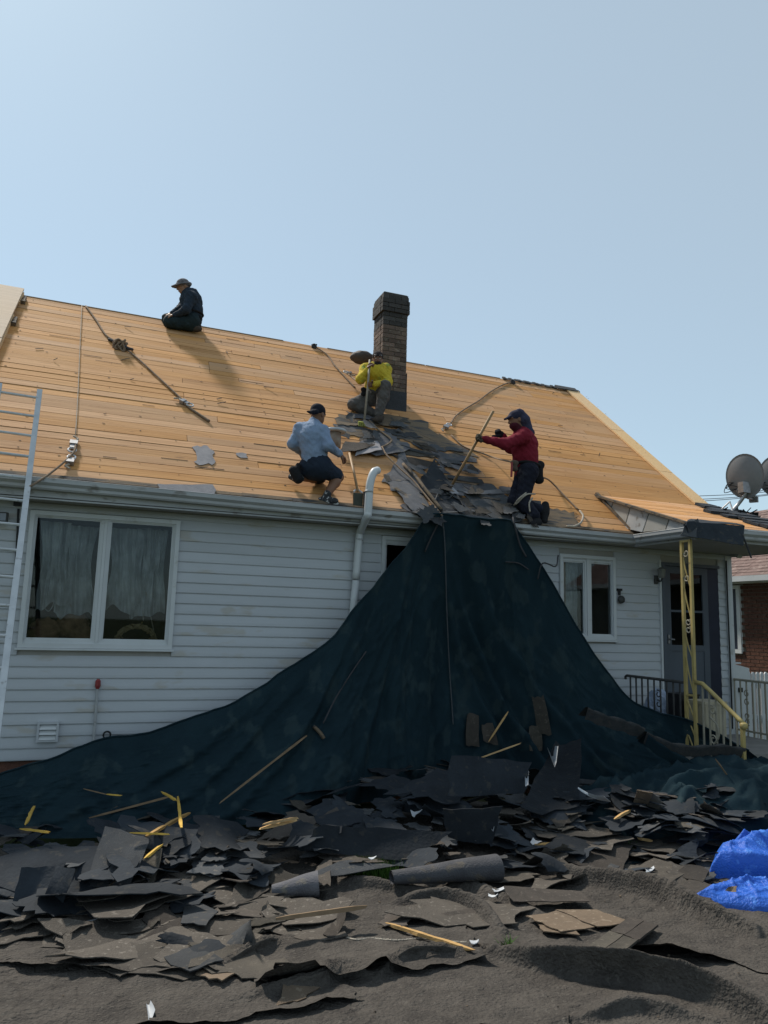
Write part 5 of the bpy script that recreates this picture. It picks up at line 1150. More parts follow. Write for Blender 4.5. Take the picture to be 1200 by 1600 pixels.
named('large_shingle', [(132,1385),(200,1390),(235,1310),(165,1290)], MT['slate'], 'large slate grey shingle panel with a straight lower edge at left', 'shingle panel', [.10,.10,.22,.22], nx=6, ny=5, jag=.02, seed=14)
named('large_shingle', [(202,1376),(240,1382),(255,1325),(210,1318)], MT['shingle'], 'squarish brown shingle lying in the shadow edge at left', 'shingle panel', [.06,.06,.12,.12], nx=4, ny=3, jag=.03, seed=15)
named('shingle_strip', [(150,1405),(250,1400),(330,1398),(160,1380)], MT['slate'], 'long pale grey torn strip along the shadow edge at left', 'strip', [.05,.05,.05,.07], nx=8, ny=2, jag=.06, seed=16)
named('shingle_piece', [(110,1410),(160,1405),(180,1380),(130,1388)], MT['shingletan'], 'pale curled shingle resting on the white strip at lower left', 'shingle', [.06,.06,.10,.08], nx=5, ny=3, curl=.15, seed=17)
tag(sheet('white_strip', [onpile(u, v, .06) for u, v in [(90,1455),(140,1443),(158,1436),(88,1446)]], MT['scrapwhite'], 5, 2, .05, .05, .006, 20), 'shiny white metal strip at the lower left', 'metal strip')
named('large_shingle', [(228,1478),(295,1520),(350,1500),(280,1462)], MT['slate'], 'grey torn shingle with a notched edge in the lower left sun', 'shingle', [.015,.05,.02,.02], nx=6, ny=4, jag=.08, curl=.03, seed=21)
named('large_shingle', [(305,1520),(345,1532),(400,1500),(325,1488)], MT['shingletan'], 'tan shingle tip sticking out of the lower left pile', 'shingle', [.02,.05,.02,.02], nx=5, ny=4, jag=.06, seed=22)
named('large_shingle', [(282,1440),(320,1445),(342,1425),(290,1402)], MT['slate'], 'pale grey kite shaped shingle at left below the shadow edge', 'shingle', [.05,.07,.05,.03], nx=4, ny=3, jag=.06, seed=23)
fl_ = named('shingle_piece', [(330,1478),(395,1478),(392,1436),(388,1440)], MT['slate'], 'folded dark shingle flap standing like a tent at left', 'shingle', [.01,.01,.22,.01], nx=4, ny=3, jag=.02, seed=24)
named('shingle_strip', [(800,1408),(925,1408),(905,1392),(785,1384)], MT['shingle'], 'long narrow row of brown shingles lying near the fold', 'shingle strip', [.06,.06,.07,.07], nx=8, ny=2, jag=.03, seed=25)
for i, pts in enumerate((((822,1432),(880,1455),(930,1448),(870,1422)), ((872,1422),(935,1448),(985,1440),(930,1420)), ((838,1440),(848,1455),(905,1460),(885,1440)))):
    named('tan_shingle', pts, MT['shingletan'], ['tan shingle with scored tabs, left one of the sunlit tan group','tan shingle with scored tabs, right one of the sunlit tan group','small tan shingle sliver under the front edge of the sunlit tan group'][i], 'shingle', [.04-.01*i,.05-.01*i,.04,.04], nx=7, ny=3, jag=.05, seed=26+i)
t = thing('tabbed_shingle', 'square brown shingle with four tabs beside the tan shingles', 'shingle', onpile(970,1460))
A_, B_, C_, D_ = [onpile(u, v, .05) for u, v in ((915,1480),(962,1496),(1030,1446),(985,1432))]
for i in range(2):
    for j in range(2):
        q = lambda s, t_: A_*(1-s)*(1-t_)+B_*s*(1-t_)+C_*s*t_+D_*(1-s)*t_
        sheet('tab', [q(i*.5+.01,j*.5+.01),q(i*.5+.49,j*.5+.01),q(i*.5+.49,j*.5+.49),q(i*.5+.01,j*.5+.49)], MT['shingle'], 3, 3, .02, .02, .012, i*2+j, t)
named('shingle_piece', [(430,1570),(475,1560),(500,1540),(445,1535)], MT['shingletan'], 'small tan shingle piece in the front left of the tarp', 'shingle', [.02]*4, nx=5, ny=3, jag=.10, seed=30)
named('felt_sheet', [(985,1360),(1028,1385),(1075,1362),(1030,1335)], MT['shingle'], 'square brown felt piece with a white nail left of the blue tarp', 'felt sheet', [.05]*4, nx=4, ny=4, jag=.03, seed=31)
named('felt_sheet', [(880,1345),(970,1370),(985,1320),(905,1305)], MT['shingle'], 'broad dusty brown felt piece in the sun right of centre', 'felt sheet', [.05,.05,.07,.07], nx=7, ny=5, jag=.05, bend=.015, seed=32)
for i, pts in enumerate((((1050,1400),(1105,1412),(1130,1385),(1075,1372)), ((1055,1368),(1100,1378),(1110,1355),(1070,1350)))):
    named('shingle_piece', pts, MT['shingle'], ['brown shingle stack tucked under the blue tarp','smaller brown shingle just above the stack by the blue tarp'][i], 'shingle', [.05]*4, nx=5, ny=4, jag=.05, seed=34+i)
named('shingle_piece', [(990,1252),(1012,1258),(1020,1238),(996,1234)], MT['shingletan'], 'small cream coloured square standing in the shade by the tarp heap', 'square', [.10,.10,.25,.25], nx=3, ny=3, jag=.03, seed=36)
named('shingle_piece', [(1010,1258),(1040,1268),(1030,1245),(1014,1236)], MT['shingle'], 'brown triangular flap beside the cream square', 'shingle', [.10,.08,.18,.24], nx=3, ny=3, jag=.03, seed=37)
for i, pts in enumerate((((728,1165),(748,1165),(748,1118),(730,1115)), ((755,1158),(778,1165),(770,1130),(752,1132)), ((842,1150),(862,1148),(850,1088),(830,1088)), ((828,1175),(848,1172),(846,1135),(826,1135)))):
    o = sheet('brown_shingle', [netat(u, v, .03) for u, v in pts], MT['shingle'], 4, 3, .05, .04, .008, 40+i)
    tag(o, ['leftmost brown shingle resting on the netting above the crossed laths','brown shingle on the netting just left of the upright lath','tall brown shingle high on the netting right of the laths','short brown shingle on the netting below the tall one'][i], 'shingle')
# ---- felt rolls
def roll(name, a, b, r0, r1, label, turns=1.7, flare=0.0, closed_end=True):
    a, b = np.asarray(a), np.asarray(b); d = nrm(b-a); s1 = nrm(np.cross(d, [0,0,1])); s2 = np.cross(s1, d); n, m_ = 40, 12; vs = []; fs = []
    for j in range(m_+1):
        t = j/m_; c = a+(b-a)*t
        for i in range(n+1):
            q = i/n; th = 2*math.pi*turns*q; r = (r0+(r1-r0)*t)*(.62+.38*q)*(1+.03*math.sin(t*9+th))
            o = s1*math.cos(th)*r*1.08+s2*math.sin(th)*r*.92
            vs.append(c+o)
    for j in range(m_):
        for i in range(n): k_ = j*(n+1)+i; fs.append((k_, k_+1, k_+n+2, k_+n+1))
    o = mesh(name, vs, fs, MT['oldgrey'], None, True); return tag(o, label, 'felt roll')
roll('felt_roll', onpile(612,1372,.07), onpile(778,1356,.115), .055, .115, 'long grey felt roll lying left of the white scraps')
roll('felt_roll', onpile(425,1392,.06), onpile(498,1382,.11), .04, .10, 'short crumpled felt roll with a rounded end left of the grass patch', 1.4)
named('felt_sheet', [(470,1372),(530,1368),(620,1352),(530,1344)], MT['slate'], 'thin torn felt edge in front of the wide slate blue sheet', 'felt sheet', [.05,.05,.08,.08], nx=8, ny=2, jag=.06, seed=50)
# ---- laths and splinters
STK = [((600,1442),(735,1484),.03,'long orange splintered lath on the sunlit tarp, right one of two','board'), ((432,1456),(570,1436),.03,'dark brown splintered lath on the sunlit tarp, left one of two','dark'),
       ((140,1278),(268,1244),.0,'long thin brown stick across the shaded rubbish at left','stick'), ((344,1254),(478,1150),.0,'long straight brown strip leaning on the netting left of centre','stick'),
       ((764,1158),(794,1112),.0,'short thick yellow brown lath standing on the netting','board'), ((735,1190),(812,1162),.0,'slim brown lath crossing below the thick upright one','board'),
       ((30,1310),(75,1317),.12,'bright yellow splinter lying at the far left','yellow'), ((38,1304),(52,1274),.16,'thin yellow stick standing behind the bright yellow splinter','yellow'),
       ((277,1257),(282,1310),.16,'upright yellow lath at left of centre in the shade','yellow'), ((252,1250),(275,1264),.2,'short yellow stick touching the top of the upright lath','yellow'),
       ((228,1323),(294,1284),.12,'slanting pale splinter crossing the upright lath','board'), ((205,1318),(262,1320),.12,'flat yellow splinter below the slanting one','yellow'),
       ((226,1358),(250,1338),.10,'small yellow splinter at the brown squarish shingle','yellow'), ((408,1310),(462,1296),.10,'pale striped lath above the short crumpled roll','board'), ((409,1304),(462,1293),.13,'second pale lath just behind the striped one','board'),
       ((133,1233),(165,1241),.0,'grey stick end lying on the netting at far left','grey'), ((166,1241),(188,1243),.0,'pale yellow tip beside the grey stick on the netting','yellow'),
       ((960,1280),(984,1266),.10,'short pale wood block in the shade edge right of centre','board'), ((835,1320),(860,1318),.05,'tiny orange splinter among white scraps right of centre','board'), ((995,1310),(1020,1314),.05,'tiny orange splinter on the dusty felt near the blue tarp','board'),
       ((1118,1186),(1148,1228),.0,'thin pale stick on the tarp heap at right','grey')]
for a, b, lf, lb, kd in STK:
    f = (lambda u, v: onpile(u, v, lf)) if lf > 0 else (lambda u, v: netat(u, v, .05) if u < 1000 else at(u, v, -2.55))
    p, q = f(*a), f(*b)
    if lf > 0 and a[0] < 480: p[2] += .07; q[2] += .07; p -= ray(*a)*.12; q -= ray(*b)*.12
    d = nrm(q-p); s_ = nrm(np.cross(d, [0,.3,1])); w = {'board':.030,'dark':.034,'stick':.026,'yellow':.020,'grey':.012}[kd]; 
    n = 7; vs = []; fs = []; rg = np.random.default_rng(len(lb))
    for i in range(n+1):
        t = i/n; c = p+(q-p)*t+s_*rg.normal(0, w*.10); ww = w*(1+rg.uniform(-.2,.15))*(.45+.55*min(1, t*5, (1-t)*5+.3)); up_ = np.cross(s_, d)
        for sx, sz in ((-1,-1),(1,-1),(1,1),(-1,1)): vs.append(c+s_*sx*ww*.6+up_*sz*ww*.35+d*rg.normal(0,.01))
    for i in range(n):
        for k_ in range(4): fs.append((i*4+k_, i*4+(k_+1) % 4, i*4+4+(k_+1) % 4, i*4+4+k_))
    fs += [(0,1,2,3), (n*4+3,n*4+2,n*4+1,n*4)]
    tag(mesh('wood_lath', vs, fs, MT['yellowwood'] if kd == 'yellow' else MT['brownstick'] if kd in ('stick','grey','dark') else MT['stick']), lb, 'lath')
# ---- white scraps
WS = [([(903,1232),(948,1248),(952,1258),(905,1238)],'large bent white flashing scrap right of the leaning felt sheet',.22), ([(855,1178),(868,1176),(872,1200),(864,1202)],'twisted white scrap on the leaning felt sheet',.42), ([(820,1205),(826,1206),(824,1232),(820,1230)],'slim upright white scrap left of the leaning felt sheet',.36),
      ([(640,1268),(662,1266),(650,1278),(644,1276)],'small white triangle above the wide slate blue sheet',.12), ([(760,1283),(770,1282),(772,1300),(768,1298)],'narrow white scrap beside the curled dark felt',.16), ([(833,1310),(846,1315),(842,1322),(828,1318)],'crumpled white scrap in the sun right of the felt roll',.05),
      ([(865,1338),(875,1337),(876,1343),(864,1344)],'small white chip by the torn hole in the felt',.04), ([(950,1358),(960,1357),(960,1363),(949,1364)],'white chip below the torn hole in the felt',.05), ([(1008,1358),(1022,1354),(1024,1359),(1010,1363)],'white nail strip on the square brown felt',.07),
      ([(768,1390),(785,1387),(790,1392),(770,1395)],'white torn label left of the row of shingles',.04), ([(762,1397),(780,1398),(780,1402),(764,1402)],'second white torn label left of the row of shingles',.04), ([(735,1470),(749,1468),(750,1474),(736,1475)],'white clip at the end of the pale cord in front',.03),
      ([(576,1340),(588,1338),(586,1342),(578,1343)],'white fleck on the wide slate blue sheet',.10), ([(158,1330),(168,1327),(168,1331),(160,1333)],'upper white fleck in the shade at left',.14), ([(150,1342),(160,1342),(160,1346),(152,1345)],'lower white fleck in the shade at left',.14), ([(228,1572),(236,1568),(242,1592),(232,1596)],'white wrapper at the bottom left of the tarp',.02)]
for i, (pts, lb, lf) in enumerate(WS): tag(sheet('white_scrap', [onpile(u, v, lf) for u, v in pts], MT['scrapwhite'], 3, 2, .10, .25, .004, 60+i), lb, 'white scrap')
tag(MB().tube(spline([onpile(u, v, .012) for u, v in ((533,1462),(556,1468),(580,1466),(620,1469),(660,1466),(700,1471),(740,1472))], 5), .006, 5).build('pale_cord', MT['ropepale']), 'pale cord lying on the sunlit tarp between the laths', 'cord')
mb = MB()
for i in range(130):
    u, v = random.uniform(0,1200), random.uniform(1300,1590)
    if v > 1420 and random.random() < .55: continue
    p = onpile(u, v, .006); a = random.uniform(0,6.28); r_ = random.uniform(.003,.010); mb.beam(p, p+np.array([r_*2*math.cos(a), r_*2*math.sin(a), .003]), r_, .004)
tag(mb.build('nail_and_chip_litter', MT['shingletan']), 'small pale chips and nails littered over the tarp', 'litter', kind='stuff')
# ---- grass seen through the gaps
mb = MB()
for (u, v), n_, su, sv, hh in (((582,1378),900,34,7,.12), ((795,1490),60,8,5,.05), ((984,1336),50,8,5,.08), ((742,1370),30,10,3,.05)):
    for i in range(n_):
        p = onground(random.gauss(u, su*.5), random.gauss(v, sv*.5)); p[2] = tz(p[0], p[1])+.002; a = random.uniform(0,6.28); h_ = hh*random.uniform(.5,1.2); b = np.array([math.cos(a), math.sin(a), 0])
        mb.add([p-b*.004, p+b*.004, p+np.array([random.gauss(0,.025), random.gauss(0,.025), h_])], [(0,1,2)])
tag(mb.build('grass_tuft', MT['green']), 'green grass showing through gaps in the tarps', 'grass', kind='stuff')
# ---- blue tarp bundle
bt = thing('blue_tarp', 'bright blue plastic tarp folded in a heap at the right edge', 'tarp', onpile(1150,1420))
def crumpled(name, base, hfun, seed, n=(150, 80)):
    B = np.array([onground(u, v)[:2] for u, v in base]); (ax, ay), (bx, by) = B.min(0)-.06, B.max(0)+.06
    X, Y = np.meshgrid(np.linspace(ax, bx, n[0]), np.linspace(ay, by, n[1])); D = np.full(X.shape, 1e9); ins = np.zeros(X.shape, bool)
    for i in range(len(B)):
        a, b = B[i], B[(i+1) % len(B)]; d = b-a; t = np.clip(((X-a[0])*d[0]+(Y-a[1])*d[1])/(d@d), 0, 1); D = np.minimum(D, np.hypot(X-a[0]-t*d[0], Y-a[1]-t*d[1]))
        c = ((a[1] > Y) != (b[1] > Y)) & (X < (b[0]-a[0])*(Y-a[1])/(b[1]-a[1]+1e-12)+a[0]); ins ^= c
    sd = np.where(ins, D, -D); q = np.stack([X, Y, X*0], -1); sd = sd+.007*vnoise(q, 7, seed)
    w = q+.10*np.stack([vnoise(q, 3, seed+1), vnoise(q, 3.4, seed+2), X*0], -1)
    cr = lambda dx, dy, f, ph: (1-np.abs(np.sin(w[..., 0]*dx*f+w[..., 1]*dy*f+ph+1.2*vnoise(q, 3.5, seed+5))))**2.6
    env = np.clip(sd/.06, 0, 1)**.5
    soft = np.clip(sd/.13, .15, 1)
    h = hfun(X, Y, sd)+soft*(.030*cr(.22,1,8,seed)+.020*cr(.45,1,13,seed*2)+.015*cr(1,-.5,19,seed*3)+.010*cr(.5,1,33,seed*5)+.007*cr(1,.2,52,seed*7)-.02)
    Z = gbase(Y)+.05+env*np.maximum(h, .02)+np.minimum(sd, 0)*2.5; keep = sd > -.06
    Yo = Y-.25*env*h*np.clip(1-sd/.3, 0, 1); vs = np.stack([X, Yo, Z], -1).reshape(-1, 3); nx_, ny_ = n; kf = keep.ravel()
    fs = [(j*nx_+i, j*nx_+i+1, (j+1)*nx_+i+1, (j+1)*nx_+i) for j in range(ny_-1) for i in range(nx_-1) if keep[j,i] and keep[j,i+1] and keep[j+1,i] and keep[j+1,i+1]]
    return mesh(name, vs, fs, MT['bluetarp'], bt, True)
y0_, y1_ = onground(1150,1426)[1], onground(1150,1394)[1]
crumpled('lower_fold', [(1070,1422),(1088,1411),(1106,1400),(1140,1394),(1200,1394),(1300,1402),(1300,1436),(1180,1432),(1120,1426)], lambda X, Y, sd: .03+.06*np.clip(sd/.16, 0, 1)**.7, 3, (190, 110))
yb_ = onground(1150,1340)[1]
crumpled('upper_fold', [(1108,1376),(1114,1356),(1150,1340),(1300,1344),(1300,1384),(1190,1382),(1140,1379)], lambda X, Y, sd: (.15)+.07*np.cos((yb_-Y)*17)*np.clip((X-onground(1128,1360)[0])*4, 0, 1)+.04*np.clip(sd/.1, 0, 1), 8, (190, 110))
o = sheet('tan_chip', [onpile(u, v, .24) for u, v in ((1132,1392),(1150,1394),(1152,1384),(1138,1386))], MT['shingletan'], 3, 2, .1, .1, .006, 5); tag(o, 'small tan chip lying on the blue tarp', 'chip')
# ------------------------------------------------------------------ remains of old shingles round the chimney
RPOLY = [(528,640),(565,650),(640,655),(672,688),(735,712),(742,745),(800,765),(842,800),(876,826),(700,814),(652,800),(648,778),(615,764),(598,738),(640,722),(600,706),(548,694),(522,668)]
k_ = 0
for j in range(20):
    v = .08+.135*j; a = 2.4+random.uniform(0,.3)
    while a < 6.3:
        w = random.choice([.22,.3,.3,.45,.62]); q = rp(a+w/2, v+.07); uu, vv_ = proj(q)
        if inpoly((uu, vv_), RPOLY) and random.random() < .74:
            ja, jb = random.uniform(-.06,.06), random.uniform(-.07,.07); lf = .007+.004*random.random()
            sheet('old_shingle', [rp(a+ja,v+jb-.03,lf+.008),rp(a+w,v+jb*.5-.03,lf+.005+random.choice([0,0,0,.01,.03])),rp(a+w+ja,v+.18+jb*.6,lf),rp(a,v+.18+ja+jb,lf)], random.choices([MT['oldgrey'],MT['slate'],MT['tar'],MT['shingle']],[7,2,4,3])[0], 5, 3, .13, random.choice([0,0,.03]), .004, k_, house, .012); k_ += 1
        a += w+.004
# stained strip below the chimney and felt patches on the bare boards
def roofsheet(name, pts, mat, label, cat, lifts=None, **kw):
    lifts = lifts or [.012]*4
    return tag(sheet(name, [onroof(u, v, l_) for (u, v), l_ in zip(pts, lifts)], mat, **kw), label, cat)
for i in range(22):
    u, v = random.uniform(560,820), random.uniform(690,806)
    if not inpoly((u, v), RPOLY): continue
    p = onroof(u, v, .03); th = random.uniform(-1.2,.4); L = random.uniform(.25,.8); d = RU*math.cos(th)+RV*math.sin(th); s_ = np.cross(RN, d)*random.uniform(.02,.05)
    tag(sheet('loose_strip', [p-s_, p+d*L-s_*.6+RN*random.uniform(0,.06), p+d*L+s_*.6+RN*random.uniform(0,.06), p+s_], random.choice([MT['oldgrey'],MT['slate'],MT['tar'],MT['paper']]), 7, 1, .05, .05, .004, i, house, .03))
roofsheet('tar_patch', [(602,664),(690,690),(668,660),(600,646)], MT['tar'], 'brown tar stained strip just below the chimney foot', 'patch', nx=8, ny=3, jag=.10, seed=70)
for i, (pts, mt_, lb) in enumerate((([(598,748),(648,802),(672,798),(628,700)], 'oldgrey', 'long crumpled grey felt strip sliding down beside the rope'), ([(648,760),(700,806),(732,800),(676,714)], 'felt', 'long crumpled black felt strip running from the middle of the patch to the netting'),
        ([(716,764),(770,814),(826,812),(768,752)], 'slate', 'broad dark felt strip left of the kneeling man in red'), ([(556,694),(590,712),(648,700),(600,672)], 'oldgrey', 'broad crumpled grey felt piece below the man in yellow'))):
    roofsheet('felt_strip', pts, MT[mt_], lb, 'felt strip', [.02,.04,.05,.02], nx=10, ny=6, jag=.07, bend=.018, seed=90+i)
roofsheet('tar_patch', [(640,690),(745,716),(690,678),(622,672)], MT['tar'], 'wider tar stained strip lower right of the chimney', 'patch', nx=8, ny=3, jag=.10, seed=71)
roofsheet('felt_patch', [(306,725),(336,726),(334,702),(303,693)], MT['paper'], 'square grey felt patch left on the bare boards above the gutter', 'patch', nx=6, ny=5, jag=.12, seed=72)
roofsheet('felt_patch', [(246,768),(334,774),(330,757),(248,756)], MT['paper'], 'grey strip lying along the gutter edge at left', 'strip', [.02,.02,.03,.03], nx=8, ny=2, jag=.08, seed=73)
roofsheet('felt_patch', [(372,714),(386,716),(384,708),(370,707)], MT['paper'], 'tiny grey patch on the boards right of the square patch', 'patch', nx=3, ny=2, jag=.15, seed=74)
roofsheet('felt_patch', [(852,820),(905,826),(895,800),(858,795)], MT['tar'], 'dark stained strip by the boots of the man in red', 'strip', nx=6, ny=3, jag=.12, seed=75)
roofsheet('pulled_shingle', [(553,712),(596,702),(590,688),(560,694)], MT['paper'], 'lifted grey shingle with a pale edge right of the man in blue', 'shingle', [.05,.10,.06,.03], nx=5, ny=3, jag=.05, seed=76)
roofsheet('pulled_shingle', [(528,706),(556,704),(592,694),(540,690)], MT['shingle'], 'lifted brown shingle beside the hand of the man in blue', 'shingle', [.06,.08,.07,.04], nx=5, ny=3, jag=.05, seed=77)
roofsheet('pulled_shingle', [(690,800),(760,818),(764,806),(692,786)], MT['slate'], 'long grey board shingle lying at the eave above the netting', 'shingle', [.04]*4, nx=6, ny=2, jag=.03, seed=78)
RSC = []
for i in range(38):
    while True:
        u, v = random.uniform(530,870), random.uniform(650,822)
        if inpoly((u, v), RPOLY): break
    kd = random.choice(['slate','slate','slate','shingle']); q = onroof(u, v, .05+random.uniform(0,.06)); o = bpy.data.objects.new('pulled_shingle', random.choice(FLAT[kd])); COL.objects.link(o); o.location = tuple(q)
    s_ = random.uniform(.5,.95); o.scale = (s_, s_, s_)
    Rm = Matrix((tuple(RU), tuple(RV), tuple(RN))).transposed().to_4x4() @ Matrix.Rotation(random.uniform(0,6.28), 4, 'Z') @ Matrix.Rotation(random.gauss(0,.16), 4, 'X') @ Matrix.Rotation(random.gauss(0,.16), 4, 'Y')
    o.rotation_euler = Rm.to_euler(); zn = 'below the chimney' if v < 700 else 'by the pole foot' if u > 690 else 'beside the long rope' if v < 770 else 'above the netting'
    w_ = ('small ' if s_ < .65 else 'mid-sized ' if s_ < .8 else 'large ')+{'felt':'black felt','slate':'grey shingle','shingle':'brown shingle'}[kd]+' scrap'; zn = 'on the roof '+zn; tag(o, w_+' '+zn, 'shingle scrap', 'loose scraps on the roof'); RSC.append((o, w_, zn))
order_labels(RSC)
for i, pts in enumerate((((680,782),(690,760),(700,772)), ((700,780),(712,772),(724,790)), ((655,770),(672,778),(690,800)))):
    tag(MB().tube(spline([onroof(u, v, .05) for u, v in pts], 5), .010, 5).build('torn_strip', MT['slate' if i < 2 else 'felt']), ['pale torn flashing strip above the netting edge, left','pale torn flashing strip beside the pole foot','grey torn strip left of the rope'][i], 'strip')
# small marks of use on the boards: splinters
mb = MB()
for i in range(20):
    a, v = random.uniform(-1.3, 8.0), random.uniform(.2, 5.1); L = random.uniform(.03,.16); th = random.gauss(0,.5)
    p = rp(a, v, .010); mb.beam(p, p+RU*L*math.cos(th)+RV*L*math.sin(th)+RN*random.uniform(0,.03), .012, .006, RN)
tag(mb.build('splinter_litter', MT['tar']), 'small splinters and felt crumbs on the bare boards', 'litter', kind='stuff')
# ------------------------------------------------------------------ roof vent, bag, tools
rv = thing('roof_vent', 'white mushroom roof vent on a rusty stub beside the man in blue', 'vent', onroof(519,700))
c = at(523,673,.35); b = onroof(521,702,-.05)
MB().tube([np.array([c[0],c[1],b[2]-.1]), np.array([c[0],c[1],c[2]-.02])], .085, 14).build('stub', pm('rusty_stub', (.22,.14,.10), (.30,.26,.22), 9, .8), rv, True)
MB().tube([c-np.array([0,0,.022]), c-np.array([0,0,.018]), c+np.array([0,0,.010]), c+np.array([0,0,.022])], [.13,.15,.145,.10], 20).build('cap', MT['scrapwhite'], rv, True)
vs, fs = blob(at(566,559,2.66), (.19,.16,.105), 4, .10, 3, 24)
tag(mesh('roofing_bag', vs, fs, pm('grey_brown_bag', (.10,.085,.08), (.07,.06,.058), 8, .8, .4, 50), None, True), 'grey brown stuffed bag behind the chimney on the ridge side', 'bag')
def tool(name, label, cat, a, b, r, mat, extra=None):
    t = thing(name, label, cat, b); MB().tube([a, a*.5+b*.5+np.array([.004,0,0]), b], r, 8).build('shaft', mat, t, True)
    return t
hw = pm('tool_handle_wood', (.34,.22,.11), (.26,.16,.08), 14, .6)
t = tool('stripping_pole', 'long wooden stripping pole held by the man in red', 'pole', pole_top, pole_bot, .018, hw)
d = nrm(pole_bot-pole_top); MB().hexa([pole_bot+RU*x+RV*y+RN*z for x, y, z in ((-.02,-.02,.0),(.02,-.02,.0),(.10,-.20,-.01),(-.12,-.18,-.01),(-.02,-.0,.02),(.02,-.0,.02),(.10,-.20,-.004),(-.12,-.18,-.004))]).build('blade', MT['steel'], t)
fk = tool('roofing_fork', 'long handled fork with yellow teeth held by the man in yellow', 'fork', J(578,562,1.40), onroof(569,660,.05), .016, pm('grey_handle', (.30,.27,.22), (.24,.21,.17), 12, .6))
e = onroof(569,661,.04); mb = MB(); mb.beam(e-RU*.09, e+RU*.04, .03, .03, RN)
for i in range(5): mb.beam(e+RU*(-.085+.03*i), e+RU*(-.095+.03*i)-RV*.085-RN*.02, .014, .012, RN)
mb.build('teeth', pm('yellow_green_paint', (.42,.42,.10), (.33,.33,.08), 9), fk)
sh = tool('flat_shovel', 'wooden handled flat shovel with a dark blade leaning at the gutter by the downspout', 'shovel', onroof(546,708,.14), onroof(559,768,.06), .016, hw)
e0 = onroof(559,768,.05); mb = MB(); mb.tube(spline([e0-RU*.055-RV*.02, e0-RU*.02+RV*.03, e0+RU*.02+RV*.03, e0+RU*.055-RV*.02],4), .012, 6); mb.build('collar', MT['scrapwhite'], sh)
g = np.array([0,-.02,-.02]); q = [at(552,770,-.30), at(567,771,-.30), at(566,791,-.36), at(552,789,-.36)]
MB().hexa([p-np.array([0,.012,0]) for p in q]+[p+np.array([0,.012,0]) for p in q]).build('blade', pm('green_black_blade', (.03,.038,.026), (.02,.026,.018), 12, .5), sh)
q = [at(568,768,-.34), at(572,768,-.34), at(572,792,-.38), at(568,791,-.38)]
tag(MB().hexa([p-np.array([0,.01,0]) for p in q]+[p+np.array([0,.01,0]) for p in q]).build('dark_plate', MT['felt']), 'narrow dark plate standing between shovel blade and downspout', 'plate')
# ------------------------------------------------------------------ ropes
def rope(pts, r, mat, label, name='rope', n=6): return tag(MB().tube(spline(pts, n), r, 7).build(name, mat, None, True), label, 'rope')
def knot(c, r, turns, seed):
    rg = np.random.default_rng(seed); return [c+r*np.array([math.cos(t*2.1)*rg.uniform(.5,1), math.sin(t*1.7)*.5*rg.uniform(.5,1), math.sin(t*2.7)*rg.uniform(.5,1)]) for t in np.linspace(0, 6.28*turns, 14*turns)]
O_ = lambda u, v, h=.018: onroof(u, v, h)
rope([O_(134,478),O_(150,500),O_(165,523),O_(178,532),O_(190,540),O_(215,560),O_(250,592),O_(280,620),O_(291,630)], .013, MT['rope'], 'brown rope running down the bare boards from the ridge at left')
rope([O_(291,632),O_(300,640),O_(315,650),O_(327,658)], .018, MT['rope'], 'frayed thick rope end with a rope grab left of centre on the roof')
t = thing('rope_knot', 'tangled dark rope bundle on the rope near the ridge at left', 'knot', O_(190,540))
MB().tube(spline(knot(O_(188,540,.05), .10, 3, 1)), .014, 6).build('coil', MT['rope'], t, True)
MB().tube(spline([O_(170,530),O_(185,536,.05),O_(200,544,.05),O_(207,546)]), .022, 7).build('strap', MT['ropedark'], t, True)
def grab(c, ang, label, L=.16, seed=2):
    t = thing('rope_grab', label, 'rope grab', c); d = RU*math.cos(ang)+RV*math.sin(ang); s_ = np.cross(RN, d)
    mb = MB(); mb.frame(c, d, s_, RN, -L*.5, -L*.12, -.04, .04, .0, .05); mb.frame(c, d, s_, RN, -L*.10, L*.25, -.03, .032, .005, .04); mb.build('grab_body', MT['steel'], t)
    MB().tube([c+d*(L*.45+.045*math.cos(a))+s_*.04*math.sin(a)+RN*.025 for a in np.linspace(0,6.28,16)], .010, 6, False).build('ring', MT['scrapwhite'], t, True)
    MB().tube(spline([c-d*L*.6+RN*.02, c-d*L*.9+s_*.03+RN*.02, c-d*L*1.2-s_*.02+RN*.02]), .012, 6).build('shock_pack', MT['ropepale'], t, True)
grab(O_(290,632,.01), -.7, 'steel rope grab on the rope left of centre, below the dark knot', .15)
rope([O_(128,477),O_(125,540),O_(122,610),O_(118,680)], .005, MT['ropepale'], 'thin pale cord hanging straight down the boards at left', 'cord')
grab(O_(114,700,.01), -1.6, 'steel rope grab at the lower end of the thin pale cord', .20)
grab(O_(110,722,.01), 1.5, 'second steel rope grab just above the gutter near the ladder', .14)
rope([O_(118,690,.04),O_(116,705,.05),O_(100,722,.05),O_(75,742,.05),at(52,757,-.55),at(45,761,-.56)], .012, MT['rope'], 'rope tied from the rope grab down to the ladder rail')
rope([O_(802,597),O_(786,601),O_(765,613),O_(748,626),O_(728,638),O_(712,650),O_(704,662)], .013, MT['rope'], 'brown rope from the right ridge down to the rope grab')
grab(O_(698,668,.01), .9, 'steel rope grab below the right ridge rope', .20)
tag(MB().tube(knot(O_(801,597,.03), .05, 2, 5), .016, 6).build('ridge_anchor', MT['ropedark'], None, True), 'dark anchor knot on the ridge at the top of the right rope', 'anchor')
tag(MB().tube(knot(O_(491,541,.03), .045, 2, 6), .016, 6).build('ridge_anchor', MT['ropedark'], None, True), 'dark anchor knot on the ridge between the kneeling man and the chimney', 'anchor')
rope([O_(493,542),O_(512,555),O_(522,570),O_(540,590),O_(555,606)], .012, MT['rope'], 'rope from the middle ridge anchor towards the man in yellow')
